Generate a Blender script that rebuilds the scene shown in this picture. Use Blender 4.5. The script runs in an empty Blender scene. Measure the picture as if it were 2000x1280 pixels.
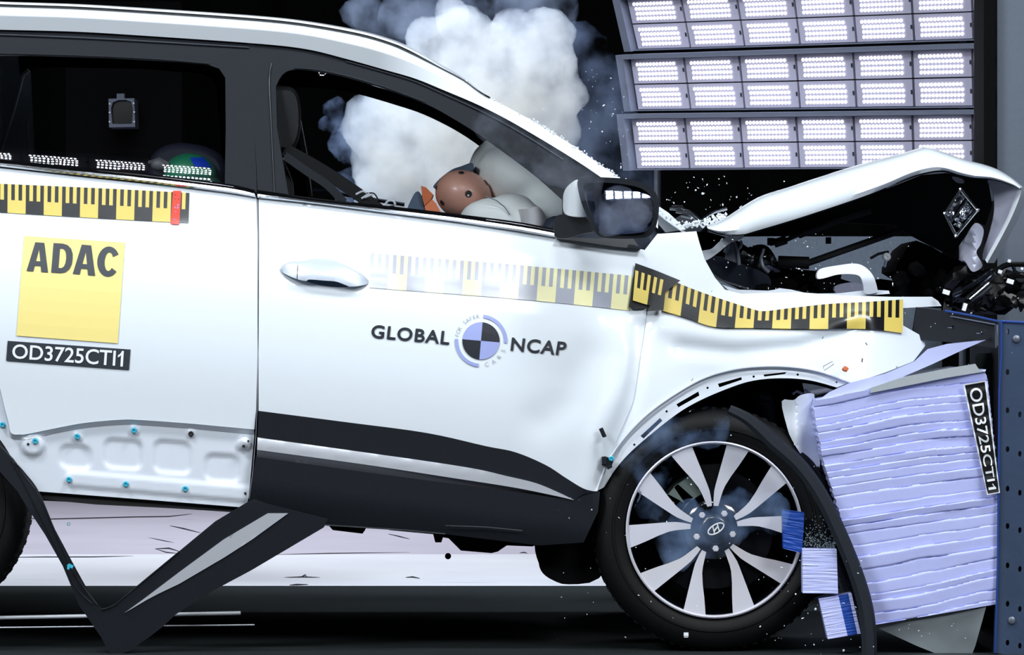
import bpy, bmesh, math, random
import numpy as np
from mathutils import Vector, Matrix, noise
from mathutils.geometry import delaunay_2d_cdt, tessellate_polygon

R = random.Random(7)
SC = bpy.context.scene
COL = SC.collection

# ------------------------------------------------------------------ camera, world, lamps, exposure
DC, ZC, PM = 12.0, 0.847, 750.0          # camera distance to the car side, camera height, pixels per metre there
cam_data = bpy.data.cameras.new('camera')
cam_data.sensor_width = 36.0
cam_data.lens = 36.0 * DC / (2000.0 / PM)
cam_data.clip_end = 100
cam = bpy.data.objects.new('camera', cam_data)
cam.location = (0, -DC, ZC)
cam.rotation_euler = (math.pi / 2, 0, 0)
COL.objects.link(cam)
SC.camera = cam

world = bpy.data.worlds.new('hall_dark')
SC.world = world
world.use_nodes = True
world.node_tree.nodes['Background'].inputs[0].default_value = (0.35, 0.5, 0.9, 1)
world.node_tree.nodes['Background'].inputs[1].default_value = 0.01

SC.view_settings.view_transform = 'Standard'
SC.view_settings.look = 'None'
SC.view_settings.exposure = -0.08
SC.view_settings.gamma = 1.0
SC.cycles.max_bounces = 10
SC.cycles.transparent_max_bounces = 24
SC.cycles.volume_bounces = 4
SC.cycles.sample_clamp_indirect = 6.0
SC.cycles.volume_step_rate = 2.0
SC.cycles.volume_max_steps = 256

def lamp(name, loc, target, sx, sy, power, color, spread=180):
    d = bpy.data.lights.new(name, 'AREA')
    d.shape = 'RECTANGLE'; d.size = sx; d.size_y = sy
    d.energy = power; d.color = color; d.spread = math.radians(spread)
    o = bpy.data.objects.new(name, d)
    o.location = loc
    o.rotation_euler = (Vector(target) - Vector(loc)).to_track_quat('-Z', 'Y').to_euler()
    COL.objects.link(o)
    return o

COOL = (0.90, 0.955, 1.0)
lamp('hall_lamp_rear_side', (-4.2, -6.0, 4.6), (-0.6, 0, 0.8), 2.2, 1.4, 300, COOL)
lamp('hall_lamp_front_side', (4.4, -6.4, 4.6), (0.6, 0, 0.8), 2.2, 1.4, 300, COOL)
lamp('ceiling_lamp_rear', (-4.6, -3.6, 8.0), (-0.9, 5.0, 0), 2.2, 1.4, 215, COOL, 110)
lamp('ceiling_lamp_front', (3.6, -3.6, 8.0), (-0.2, 5.0, 0), 2.2, 1.4, 215, COOL, 110)
lamp('smoke_fill_light', (-2.6, 2.5, 4.6), (0.0, 2.4, 1.0), 0.8, 0.8, 15, (0.8, 0.9, 1.0), 45)  # unseen light added to brighten the smoke behind the car
lamp('far_floor_fill_light', (-0.6, 2.7, 8.6), (-0.6, 7.6, 0), 5.0, 1.0, 215, (0.93, 0.95, 1.0), 70)  # added to lift the far floor, beam cut to start past the car

# ------------------------------------------------------------------ helpers
def P(px, py, Y=0.0):
    k = (DC + Y) / DC / PM
    return Vector(((px - 1000) * k, Y, ZC + (640 - py) * k))

def s2l(c):
    return tuple(((x / 255 + 0.055) / 1.055) ** 2.4 if x / 255 > 0.04045 else x / 255 / 12.92 for x in c)

MATS = {}
def mat(name, rgb, rough=0.5, metal=0.0, coat=0.0, var=0.06, scale=30.0, bump=0.0, bscale=200.0,
        emit=None, estr=0.0, trans=0.0, spec=0.5, coat_rough=0.05, sub=0.0, lin=False):
    if name in MATS: return MATS[name]
    m = bpy.data.materials.new(name); m.use_nodes = True
    nt = m.node_tree; b = nt.nodes['Principled BSDF']
    c = rgb if lin else s2l(rgb)
    tc = nt.nodes.new('ShaderNodeTexCoord')
    nz = nt.nodes.new('ShaderNodeTexNoise'); nz.inputs['Scale'].default_value = scale; nz.inputs['Detail'].default_value = 4
    nt.links.new(tc.outputs['Object'], nz.inputs['Vector'])
    mx = nt.nodes.new('ShaderNodeMix'); mx.data_type = 'RGBA'
    mx.inputs[6].default_value = (*[min(1, x * (1 - var)) for x in c], 1)
    mx.inputs[7].default_value = (*[min(1, x * (1 + var)) for x in c], 1)
    nt.links.new(nz.outputs['Fac'], mx.inputs[0])
    nt.links.new(mx.outputs[2], b.inputs['Base Color'])
    b.inputs['Roughness'].default_value = rough
    b.inputs['Metallic'].default_value = metal
    b.inputs['Coat Weight'].default_value = coat
    b.inputs['Coat Roughness'].default_value = coat_rough
    b.inputs['Specular IOR Level'].default_value = spec
    b.inputs['Transmission Weight'].default_value = trans
    if sub: b.inputs['Subsurface Weight'].default_value = sub
    if emit:
        b.inputs['Emission Color'].default_value = (*emit, 1); b.inputs['Emission Strength'].default_value = estr
    if bump:
        n2 = nt.nodes.new('ShaderNodeTexNoise'); n2.inputs['Scale'].default_value = bscale
        nt.links.new(tc.outputs['Object'], n2.inputs['Vector'])
        bp = nt.nodes.new('ShaderNodeBump'); bp.inputs['Strength'].default_value = bump; bp.inputs['Distance'].default_value = 0.002
        nt.links.new(n2.outputs['Fac'], bp.inputs['Height']); nt.links.new(bp.outputs['Normal'], b.inputs['Normal'])
    MATS[name] = m
    return m

def glass_mat(name, tint, ior=1.5, rough=0.0, milk=0.0, milk_rgb=(0.8, 0.85, 0.9), mscale=60):
    if name in MATS: return MATS[name]
    m = bpy.data.materials.new(name); m.use_nodes = True
    nt = m.node_tree; nt.nodes.clear()
    out = nt.nodes.new('ShaderNodeOutputMaterial')
    tr = nt.nodes.new('ShaderNodeBsdfTransparent'); tr.inputs[0].default_value = (*tint, 1)
    gl = nt.nodes.new('ShaderNodeBsdfGlossy'); gl.inputs['Roughness'].default_value = rough
    fr = nt.nodes.new('ShaderNodeFresnel'); fr.inputs[0].default_value = ior
    mx = nt.nodes.new('ShaderNodeMixShader')
    nt.links.new(fr.outputs[0], mx.inputs[0]); nt.links.new(tr.outputs[0], mx.inputs[1]); nt.links.new(gl.outputs[0], mx.inputs[2])
    last = mx
    if milk:
        df = nt.nodes.new('ShaderNodeBsdfDiffuse'); df.inputs[0].default_value = (*milk_rgb, 1)
        tc = nt.nodes.new('ShaderNodeTexCoord'); nz = nt.nodes.new('ShaderNodeTexNoise'); nz.inputs['Scale'].default_value = mscale
        nt.links.new(tc.outputs['Object'], nz.inputs['Vector'])
        ml = nt.nodes.new('ShaderNodeMath'); ml.operation = 'MULTIPLY'; ml.inputs[1].default_value = milk
        nt.links.new(nz.outputs['Fac'], ml.inputs[0])
        m2 = nt.nodes.new('ShaderNodeMixShader')
        nt.links.new(ml.outputs[0], m2.inputs[0]); nt.links.new(mx.outputs[0], m2.inputs[1]); nt.links.new(df.outputs[0], m2.inputs[2])
        last = m2
    nt.links.new(last.outputs[0], out.inputs['Surface'])
    MATS[name] = m
    return m

ORIG = {}
def link(name, me, parent=None, loc=None):
    """link a mesh whose vertices are world coordinates; the origin goes to its middle (or LOC)"""
    if loc is None:
        if len(me.vertices):
            co = np.empty(3 * len(me.vertices), dtype=np.float32); me.vertices.foreach_get('co', co); co = co.reshape(-1, 3)
            c = (co.min(0) + co.max(0)) / 2
        else: c = np.zeros(3)
        loc = Vector([float(x) for x in c])
    me.transform(Matrix.Translation(-Vector(loc)))
    o = bpy.data.objects.new(name, me)
    COL.objects.link(o)
    ORIG[o] = Vector(loc)
    if parent is not None:
        o.parent = parent; o.location = Vector(loc) - ORIG[parent]
    else: o.location = loc
    return o

def empty(name, loc, parent=None):
    o = bpy.data.objects.new(name, None); o.empty_display_size = 0.1
    COL.objects.link(o); ORIG[o] = Vector(loc)
    if parent is not None:
        o.parent = parent; o.location = Vector(loc) - ORIG[parent]
    else: o.location = loc
    return o

def tag(o, label=None, cat=None, group=None, kind=None):
    if label: o['label'] = label
    if cat: o['category'] = cat
    if group: o['group'] = group
    if kind: o['kind'] = kind
    return o

class MB:
    def __init__(s): s.v, s.f, s.m = [], [], []
    def add(s, vs, fs, mi=0):
        b = len(s.v); s.v.extend([tuple(v) for v in vs])
        for f in fs: s.f.append(tuple(b + i for i in f)); s.m.append(mi)
    def box(s, c, d, rot=None, mi=0):
        c = Vector(c); h = Vector(d) / 2
        vs = [Vector((x * h.x, y * h.y, z * h.z)) for x in (-1, 1) for y in (-1, 1) for z in (-1, 1)]
        if rot is not None: vs = [rot @ v for v in vs]
        s.add([v + c for v in vs], [(0, 1, 3, 2), (4, 6, 7, 5), (0, 4, 5, 1), (2, 3, 7, 6), (0, 2, 6, 4), (1, 5, 7, 3)], mi)
    def tube(s, pts, r, n=10, mi=0, cap=True, flat=1.0):
        pts = [Vector(p) for p in pts]; k = len(pts)
        rs = r if isinstance(r, (list, tuple)) else [r] * k
        rings = []; up = Vector((0.13, 0.31, 0.94))
        for i, p in enumerate(pts):
            t = (pts[min(i + 1, k - 1)] - pts[max(i - 1, 0)]).normalized()
            a = t.cross(up)
            if a.length < 1e-4: a = t.cross(Vector((1, 0, 0)))
            a.normalize(); b = t.cross(a).normalized()
            rings.append([p + a * math.cos(2 * math.pi * j / n) * rs[i] + b * math.sin(2 * math.pi * j / n) * rs[i] * flat for j in range(n)])
        vs = [v for rg in rings for v in rg]
        fs = [(i * n + j, i * n + (j + 1) % n, (i + 1) * n + (j + 1) % n, (i + 1) * n + j) for i in range(k - 1) for j in range(n)]
        if cap: fs += [tuple(range(n - 1, -1, -1)), tuple((k - 1) * n + j for j in range(n))]
        s.add(vs, fs, mi)
    def lathe(s, c, prof, n=64, mi=0, axis='Y'):
        """prof: list of (radius, offset along Y)"""
        c = Vector(c); k = len(prof); vs = []
        for r, y in prof:
            for j in range(n):
                a = 2 * math.pi * j / n
                vs.append(c + Vector((math.cos(a) * r, y, math.sin(a) * r)))
        fs = [(i * n + j, i * n + (j + 1) % n, (i + 1) * n + (j + 1) % n, (i + 1) * n + j) for i in range(k - 1) for j in range(n)]
        s.add(vs, fs, mi)
    def disc(s, c, r, n=16, mi=0, normal=(0, -1, 0), dome=0.0):
        c = Vector(c); q = Vector(normal).normalized(); a = q.orthogonal().normalized(); b = q.cross(a)
        vs = [c + q * dome] + [c + a * r * math.cos(2 * math.pi * j / n) + b * r * math.sin(2 * math.pi * j / n) for j in range(n)]
        s.add(vs, [(0, 1 + j, 1 + (j + 1) % n) for j in range(n)], mi)
    def ico(s, c, r, sub=2, mi=0, scl=(1, 1, 1), rot=None, jit=0.0):
        bm = bmesh.new(); bmesh.ops.create_icosphere(bm, subdivisions=sub, radius=1.0)
        c = Vector(c); vs = []
        for v in bm.verts:
            p = Vector((v.co.x * scl[0], v.co.y * scl[1], v.co.z * scl[2])) * r
            if jit: p *= 1 + jit * noise.noise(v.co * 1.7 + c * 9)
            if rot is not None: p = rot @ p
            vs.append(p + c)
        fs = [tuple(v.index for v in f.verts) for f in bm.faces]; bm.free()
        s.add(vs, fs, mi)
    def grid(s, rows, mi=0, mif=None):
        n = len(rows[0]); vs = [v for r in rows for v in r]
        b = len(s.v); s.v.extend([tuple(v) for v in vs])
        for i in range(len(rows) - 1):
            for j in range(n - 1):
                s.f.append((b + i * n + j, b + i * n + j + 1, b + (i + 1) * n + j + 1, b + (i + 1) * n + j))
                s.m.append(mif(i, j) if mif else mi)
    def build(s, name, mats, parent=None, smooth=True, sharp=40, loc=None, fix=True):
        me = bpy.data.meshes.new(name)
        me.from_pydata(s.v, [], s.f)
        if not isinstance(mats, (list, tuple)): mats = [mats]
        for m in mats: me.materials.append(m)
        me.polygons.foreach_set('material_index', s.m)
        if fix:
            bm = bmesh.new(); bm.from_mesh(me)
            bmesh.ops.recalc_face_normals(bm, faces=bm.faces); bm.to_mesh(me); bm.free()
        if smooth:
            me.polygons.foreach_set('use_smooth', [True] * len(me.polygons))
            me.set_sharp_from_angle(angle=math.radians(sharp))
        me.update()
        return link(name, me, parent, loc)

def spl(pts, k=8, closed=False):
    """Catmull-Rom through the points"""
    n = len(pts); out = []
    segs = n if closed else n - 1
    for i in range(segs):
        g = lambda j: np.array(pts[j % n] if closed else pts[max(0, min(n - 1, j))], dtype=float)
        p0, p1, p2, p3 = g(i - 1), g(i), g(i + 1), g(i + 2)
        for t in np.arange(k) / k:
            out.append(tuple(0.5 * (2 * p1 + (p2 - p0) * t + (2 * p0 - 5 * p1 + 4 * p2 - p3) * t * t + (3 * p1 - p0 - 3 * p2 + p3) * t ** 3)))
    if not closed: out.append(tuple(map(float, pts[-1])))
    return out

def dens(pts, step):
    out = []
    n = len(pts)
    for i in range(n):
        a, b = np.array(pts[i], float), np.array(pts[(i + 1) % n], float)
        k = max(1, int(np.hypot(*(b - a)) / step))
        for t in range(k): out.append(tuple(a + (b - a) * t / k))
    return out

def inside(px, py, poly):
    c = False; n = len(poly); j = n - 1
    for i in range(n):
        xi, yi = poly[i]; xj, yj = poly[j]
        if (yi > py) != (yj > py) and px < (xj - xi) * (py - yi) / (yj - yi) + xi: c = not c
        j = i
    return c

def tri2d(outline, holes=(), step=20):
    o = dens(outline, step); hs = [dens(h, step) for h in holes]
    pts = [Vector(p) for p in o]; edges = [(i, (i + 1) % len(o)) for i in range(len(o))]
    for h in hs:
        b = len(pts); pts += [Vector(p) for p in h]; edges += [(b + i, b + (i + 1) % len(h)) for i in range(len(h))]
    bd = np.array([tuple(p) for p in pts])
    x0, y0 = bd.min(0); x1, y1 = bd.max(0)
    yy = y0 + step / 2; row = 0
    while yy < y1:
        xx = x0 + step / 2 + (row % 2) * step / 2
        while xx < x1:
            if inside(xx, yy, o) and not any(inside(xx, yy, h) for h in hs) and np.min(np.hypot(bd[:, 0] - xx, bd[:, 1] - yy)) > step * 0.55:
                pts.append(Vector((xx, yy)))
            xx += step
        yy += step * 0.87; row += 1
    vs, es, fs = delaunay_2d_cdt(pts, edges, [], 0, 1e-5)[:3]
    out = []
    for f in fs:
        cx = sum(vs[i][0] for i in f) / 3; cy = sum(vs[i][1] for i in f) / 3
        if inside(cx, cy, o) and not any(inside(cx, cy, h) for h in hs): out.append(tuple(f))
    return [tuple(v) for v in vs], out

def add_sheet(mb, outline, depth, off=0.0, thick=0.003, holes=(), step=20, mi=0, mi_edge=None):
    vs, fs = tri2d(outline, holes, step)
    n = len(vs); df = depth if callable(depth) else (lambda x, y: depth)
    front = [P(x, y, df(x, y) + off) for x, y in vs]
    # orient the front towards the camera
    ff = []
    for a, b, c in fs:
        nrm = (front[b] - front[a]).cross(front[c] - front[a])
        ff.append((a, b, c) if nrm.y < 0 else (a, c, b))
    if not thick:
        mb.add(front, ff, mi); return
    back = [Vector((p.x, p.y + thick, p.z)) for p in front]
    cnt = {}
    for a, b, c in ff:
        for e in ((a, b), (b, c), (c, a)): cnt[e] = 1
    rim = [(b, a, a + n, b + n) for (a, b) in cnt if (b, a) not in cnt]
    mb.add(front + back, ff + [(c + n, b + n, a + n) for a, b, c in ff] + rim, mi)

def sheet(name, outline, mats, parent, depth, off=0.0, thick=0.003, holes=(), step=20, sharp=35):
    mb = MB(); add_sheet(mb, outline, depth, off, thick, holes, step)
    return mb.build(name, mats, parent, sharp=sharp, fix=False)

def text_uv(body, bold=0.0, space=1.0):
    """filled letters as (verts, faces) scaled to the unit box"""
    cu = bpy.data.curves.new('txt', 'FONT'); cu.body = body; cu.offset = bold; cu.space_character = space
    cu.resolution_u = 4; cu.fill_mode = 'FRONT'
    ob = bpy.data.objects.new('txt', cu); COL.objects.link(ob)
    bpy.context.view_layer.update()
    me = bpy.data.meshes.new_from_object(ob.evaluated_get(bpy.context.evaluated_depsgraph_get()))
    vs = np.array([v.co[:2] for v in me.vertices]); fs = [tuple(p.vertices) for p in me.polygons]
    bpy.data.objects.remove(ob); bpy.data.curves.remove(cu); bpy.data.meshes.remove(me)
    lo, hi = vs.min(0), vs.max(0)
    return (vs - lo) / (hi - lo), fs, (hi - lo)

def bil(q, u, v):
    """quad corners BL, BR, TR, TL; u along, v up"""
    a, b, c, d = [np.array(x, float) for x in q]
    return tuple((a * (1 - u) + b * u) * (1 - v) + (d * (1 - u) + c * u) * v)

def add_text(mb, body, quad, depth, off, mi, bold=0.0, space=1.0):
    vs, fs, _ = text_uv(body, bold, space)
    df = depth if callable(depth) else (lambda x, y: depth)
    pts = [bil(quad, u, v) for u, v in vs]
    mb.add([P(x, y, df(x, y) + off) for x, y in pts], fs, mi)

ONE = [(.55, 0), (1, 0), (1, 1), (.66, 1), (.56, .9), (.34, .79), (0, .71), (0, .56), (.3, .62), (.55, .74)]
def add_poly(mb, pts, depth, off, mi, holes=()):
    df = depth if callable(depth) else (lambda x, y: depth)
    vs, fs = tri2d(pts, holes, 16)
    fr = [P(x, y, df(x, y) + off) for x, y in vs]
    out = []
    for a, b, c in fs:
        n = (fr[b] - fr[a]).cross(fr[c] - fr[a]); out.append((a, b, c) if n.y < 0 else (a, c, b))
    mb.add(fr, out, mi)

def circ(cx, cy, r, n=16, ry=None):
    ry = ry or r
    return [(cx + r * math.cos(2 * math.pi * i / n), cy + ry * math.sin(2 * math.pi * i / n)) for i in range(n)]

def remesh(name, mb, voxel, mats, parent=None, smooth_it=0, disp=None, loc=None):
    me = bpy.data.meshes.new('tmp'); me.from_pydata(mb.v, [], mb.f)
    ob = bpy.data.objects.new('tmp', me); COL.objects.link(ob)
    md = ob.modifiers.new('r', 'REMESH'); md.mode = 'VOXEL'; md.voxel_size = voxel
    if smooth_it:
        ms = ob.modifiers.new('s', 'SMOOTH'); ms.iterations = smooth_it; ms.factor = 0.6
    bpy.context.view_layer.update()
    m2 = bpy.data.meshes.new_from_object(ob.evaluated_get(bpy.context.evaluated_depsgraph_get()))
    bpy.data.objects.remove(ob); bpy.data.meshes.remove(me)
    m2.name = name
    if disp:
        nr = [v.normal.copy() for v in m2.vertices]
        for v, q in zip(m2.vertices, nr): v.co += q * disp(v.co, q)
    m2.materials.clear()
    for m in (mats if isinstance(mats, (list, tuple)) else [mats]): m2.materials.append(m)
    m2.polygons.foreach_set('use_smooth', [True] * len(m2.polygons))
    m2.update()
    return link(name, m2, parent, loc)

# ------------------------------------------------------------------ the car's side surface: depth below the beltline
_V = np.arange(-420, 800, 5.0)
_A = np.interp(_V, [-345, -240, -100, -30, 0, 60, 120, 170, 230, 300, 350, 420, 480, 560, 700],
               [30, 27, 24, 22.7, 22, 20, 20, 18, 10, 5, 0, -4, -3, -3, -3])
_Y = -np.cumsum(np.tan(np.radians(_A))) * 5 / PM
_Y -= _Y.min()
def belt(px): return np.interp(px, [-400, 0, 500, 1090, 1300, 1900], [284, 328, 383, 463, 492, 545])
def segd(px, py, line):
    best = 1e9
    for (ax, ay), (bx, by) in zip(line, line[1:]):
        dx, dy = bx - ax, by - ay; t = max(0, min(1, ((px - ax) * dx + (py - ay) * dy) / (dx * dx + dy * dy)))
        best = min(best, math.hypot(px - ax - dx * t, py - ay - dy * t))
    return best
DENTS = [([(1205, 640), (1224, 690), (1218, 740), (1190, 800), (1160, 860), (1145, 950)], -0.007, 19),
         ([(1250, 640), (1243, 720), (1232, 790), (1205, 870), (1180, 950)], 0.012, 19),
         ([(1330, 680), (1440, 690), (1560, 678), (1680, 640)], 0.012, 16),
         ([(1300, 640), (1420, 662), (1560, 655), (1700, 620)], -0.008, 20),
         ([(1060, 820), (1120, 780), (1150, 700)], 0.008, 40)]
def S(px, py):
    y = float(np.interp(py - belt(px), _V, _Y))
    if px > 1000 and 560 < py < 1000:
        for line, a, w in DENTS: y += a * math.exp(-(segd(px, py, line) / w) ** 2)
    if px > 1640: y += ((px - 1640) / 170.0) ** 2 * 0.10
    return y
def far(px, py):
    """the same place on the car's other side"""
    p = P(px, py, S(px, py)); return Vector((p.x, 1.79 - p.y, p.z))

# ------------------------------------------------------------------ materials
paint = mat('white_paint', (222, 229, 236), 0.38, 0, 0.6, 0.01, coat_rough=0.06)
inner_paint = mat('white_primer', (216, 222, 232), 0.45, 0, 0.2, 0.01)
blk = mat('black_plastic', (26, 30, 36), 0.6, 0, 0, 0.1, 120, 0.25, 900, spec=0.15)
gloss_blk = mat('gloss_black', (10, 11, 13), 0.12, 0, 0.5, 0.05)
dark = mat('interior_black', (9, 10, 12), 0.7, 0, 0, 0.1)
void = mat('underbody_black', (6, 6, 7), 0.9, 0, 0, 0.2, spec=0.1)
seatcloth = mat('seat_leather', (16, 17, 20), 0.5, 0, 0, 0.1, 60, 0.3, 400)
rubber = mat('tyre_rubber', (10, 11, 13), 0.6, 0, 0, 0.15, 40, 0.15, 300, spec=0.2)
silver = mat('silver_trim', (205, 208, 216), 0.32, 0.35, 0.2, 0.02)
alloy = mat('machined_alloy', (208, 208, 220), 0.42, 0.12, 0.2, 0.02)
chrome = mat('chrome', (215, 218, 225), 0.12, 1.0, 0, 0.02)
steel = mat('dull_steel', (120, 126, 138), 0.4, 0.6, 0, 0.15)
yel = mat('yellow_vinyl', (216, 192, 96), 0.35, 0, 0.3, 0.02)
tblk = mat('black_vinyl', (16, 17, 20), 0.3, 0, 0.4, 0.05)
yel_glare = mat('glare_yellow_vinyl', (226, 222, 170), 0.3, 0, 0.4, 0.02)  # yellow vinyl with lamp glare put into its colour
tblk_glare = mat('glare_grey_vinyl', (150, 154, 166), 0.3, 0, 0.4, 0.02)  # black vinyl greyed by the same painted glare
adac_y = mat('yellow_sticker', (238, 219, 136), 0.4, 0, 0.2, 0.01)
ink = mat('charcoal_ink', (46, 52, 60), 0.4, 0, 0.2, 0.02)
ink2 = mat('navy_black_ink', (12, 18, 32), 0.4, 0, 0.2, 0.02)
white_ink = mat('white_ink', (235, 238, 242), 0.45, 0, 0, 0.01)
lilac = mat('lilac_ink', (150, 160, 212), 0.4, 0, 0.1, 0.01)
gry_ink = mat('grey_ink', (140, 146, 156), 0.5, 0, 0, 0.01)
red = mat('red_tape', (222, 52, 22), 0.4, 0, 0.2, 0.04)
cyan = mat('cyan_clip', (60, 178, 205), 0.4, 0, 0.2, 0.05)
honey = mat('blue_honeycomb', (190, 196, 246), 0.4, 0.0, 0, 0.06, 60)
honey_shade = mat('shaded_honeycomb_blue', (22, 70, 165), 0.45, 0.1, 0, 0.1, 60)  # honeycomb blue as it looks in shade, set as a second colour
foil = mat('pale_blue_foil', (196, 202, 244), 0.3, 0.1, 0, 0.05)
barrier_m = mat('barrier_steel', (58, 74, 100), 0.45, 0.3, 0, 0.25, 9, 0.2, 60)
barrier_e = mat('barrier_blue_edge', (40, 70, 140), 0.4, 0.2, 0, 0.1)
barrier_d = mat('barrier_dark_plate', (14, 20, 28), 0.5, 0.3, 0, 0.25, 14)
bag = mat('airbag_cloth', (226, 229, 226), 0.8, 0, 0, 0.05, 12, 0.1, 500)
skin = mat('copper_vinyl', (192, 142, 124), 0.42, 0, 0.15, 0.1, 20)
orange = mat('orange_foam', (204, 108, 64), 0.75, 0, 0, 0.1, 40)
neck_m = mat('neck_rubber', (72, 88, 108), 0.6, 0, 0, 0.1)
green = mat('green_cap', (38, 128, 92), 0.4, 0, 0.2, 0.12, 30)
blue = mat('blue_paint_patch', (28, 70, 200), 0.4, 0, 0.2, 0.15)
led_house = mat('led_housing', (172, 169, 190), 0.5, 0.1, 0, 0.05)
led_frame = mat('led_frame', (120, 126, 146), 0.45, 0.5, 0, 0.1)
led_dark = mat('led_bracket', (40, 44, 60), 0.5, 0.3, 0, 0.1)
led_on = mat('led_bead_lit', (255, 255, 255), 0.4, emit=(0.96, 0.97, 1.0), estr=2.2)
led_soft = mat('led_bead_soft', (255, 255, 255), 0.4, emit=(0.92, 0.96, 1.0), estr=55.0)
led_near = mat('led_bead_bright', (255, 255, 255), 0.4, emit=(0.88, 0.95, 1.0), estr=95.0)
curtain_m = mat('black_curtain', (7, 8, 9), 0.95, 0, 0, 0.3, 3, spec=0.1)
wall_m = mat('grey_wall', (88, 96, 109), 0.8, 0, 0, 0.08, 60, 0.3, 300)
shard_m = mat('glass_chip', (225, 232, 240), 0.25, 0, 0.3, 0.02)
pane = glass_mat('window_glass', (0.94, 0.96, 0.98), 1.5)
crazed = glass_mat('crazed_glass', (0.8, 0.85, 0.9), 1.5, 0.15, 0.7)

# ------------------------------------------------------------------ the hall
def struct(o, kind='structure'): o['kind'] = kind; return o

def floor_mat(name, c1, c2, marks, rough):
    m = bpy.data.materials.new(name); m.use_nodes = True
    nt = m.node_tree; b = nt.nodes['Principled BSDF']; b.inputs['Roughness'].default_value = rough
    tc = nt.nodes.new('ShaderNodeTexCoord')
    mp = nt.nodes.new('ShaderNodeMapping'); mp.inputs['Scale'].default_value = (1.0, 1.0, 1.0)
    nt.links.new(tc.outputs['Object'], mp.inputs[0])
    nz = nt.nodes.new('ShaderNodeTexNoise'); nz.inputs['Scale'].default_value = 2.2; nz.inputs['Detail'].default_value = 6
    nt.links.new(mp.outputs[0], nz.inputs['Vector'])
    mx = nt.nodes.new('ShaderNodeMix'); mx.data_type = 'RGBA'
    mx.inputs[6].default_value = (*s2l(c1), 1); mx.inputs[7].default_value = (*s2l(c2), 1)
    nt.links.new(nz.outputs['Fac'], mx.inputs[0])
    m2 = nt.nodes.new('ShaderNodeTexNoise'); m2.inputs['Scale'].default_value = 5; m2.inputs['Detail'].default_value = 8
    mp2 = nt.nodes.new('ShaderNodeMapping'); mp2.inputs['Scale'].default_value = (0.5, 2.5, 1)
    nt.links.new(tc.outputs['Object'], mp2.inputs[0]); nt.links.new(mp2.outputs[0], m2.inputs['Vector'])
    rp = nt.nodes.new('ShaderNodeValToRGB'); rp.color_ramp.elements[0].position = 0.66; rp.color_ramp.elements[1].position = 0.72
    nt.links.new(m2.outputs['Fac'], rp.inputs[0])
    mx2 = nt.nodes.new('ShaderNodeMix'); mx2.data_type = 'RGBA'; mx2.inputs[7].default_value = (*s2l(marks), 1)
    ml = nt.nodes.new('ShaderNodeMath'); ml.operation = 'MULTIPLY'; ml.inputs[1].default_value = 0.35
    nt.links.new(rp.outputs[0], ml.inputs[0]); nt.links.new(ml.outputs[0], mx2.inputs[0]); nt.links.new(mx.outputs[2], mx2.inputs[6])
    nt.links.new(mx2.outputs[2], b.inputs['Base Color'])
    return m

f_dark = floor_mat('dark_floor', (26, 31, 33), (44, 51, 53), (16, 18, 20), 0.45)  # darker floor, runs from the camera side to beyond the car
f_pale = floor_mat('pale_floor', (172, 169, 184), (188, 185, 200), (90, 90, 100), 0.6)
f_white = floor_mat('white_floor_band', (205, 208, 218), (225, 228, 236), (120, 124, 136), 0.5)
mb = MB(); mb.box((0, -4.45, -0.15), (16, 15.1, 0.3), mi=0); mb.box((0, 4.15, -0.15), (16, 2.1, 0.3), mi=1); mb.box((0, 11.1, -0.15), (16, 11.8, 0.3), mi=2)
def on_floor(px, py, h=.0015):
    Yf = DC * (ZC - h) * PM / (py - 640) - DC; p = P(px, py, Yf); return Vector((p.x, p.y, h))
def scuff(pts, w):
    a = [on_floor(x, y - w * (1 if 0 < i < len(pts) - 1 else .2)) for i, (x, y) in enumerate(pts)]; c = [on_floor(x, y + w * (1 if 0 < i < len(pts) - 1 else .2)) for i, (x, y) in enumerate(pts)]
    mb.grid([a, c], 3)
for pts, w in (([(22, 1012), (100, 1014), (180, 1012), (260, 1010), (330, 1009), (375, 1004)], .8), ([(0, 1033), (20, 1034), (46, 1043)], 1.6), ([(20, 1020), (44, 1024), (55, 1028), (44, 1032)], .8), ([(332, 1027), (360, 1033), (392, 1041)], 1.1),
               ([(303, 1072), (330, 1071), (350, 1077)], 1.2), ([(303, 1072), (325, 1079), (346, 1081)], .8), ([(0, 1089), (90, 1088), (180, 1088), (260, 1086)], .7), ([(520, 1084), (640, 1081), (800, 1079)], .6), ([(555, 1128), (590, 1127), (625, 1128)], 1.0), ([(588, 1127), (596, 1123), (600, 1127)], 1.2), ([(565, 1143), (580, 1142), (602, 1142)], 1.4),
               ([(792, 1128), (806, 1127), (820, 1130)], 1.2), ([(758, 1043), (780, 1048), (800, 1053)], .9), ([(1015, 1080), (1024, 1079), (1030, 1081)], .9), ([(290, 1050), (318, 1056), (340, 1060)], .6)): scuff(pts, w)
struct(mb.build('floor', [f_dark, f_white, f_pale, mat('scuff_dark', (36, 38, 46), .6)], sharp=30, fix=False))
mb = MB()
rows = []
for z in (0, 3.5, 9.2):
    rows.append([Vector((x, 15.0 + 0.07 * math.sin(x * 9) + 0.04 * math.sin(x * 23 + 1), z)) for x in np.arange(-7.5, 3.2, 0.05)])
mb.grid(rows)
o = mb.build('wall_back', curtain_m, fix=False); struct(o)
mb = MB(); mb.box((0, 16.2, 4.6), (16, 0.2, 9.2)); struct(mb.build('wall_rear', curtain_m))
mb = MB(); mb.box((0, 1.5, 9.3), (16, 28, 0.2)); struct(mb.build('ceiling', curtain_m))
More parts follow.
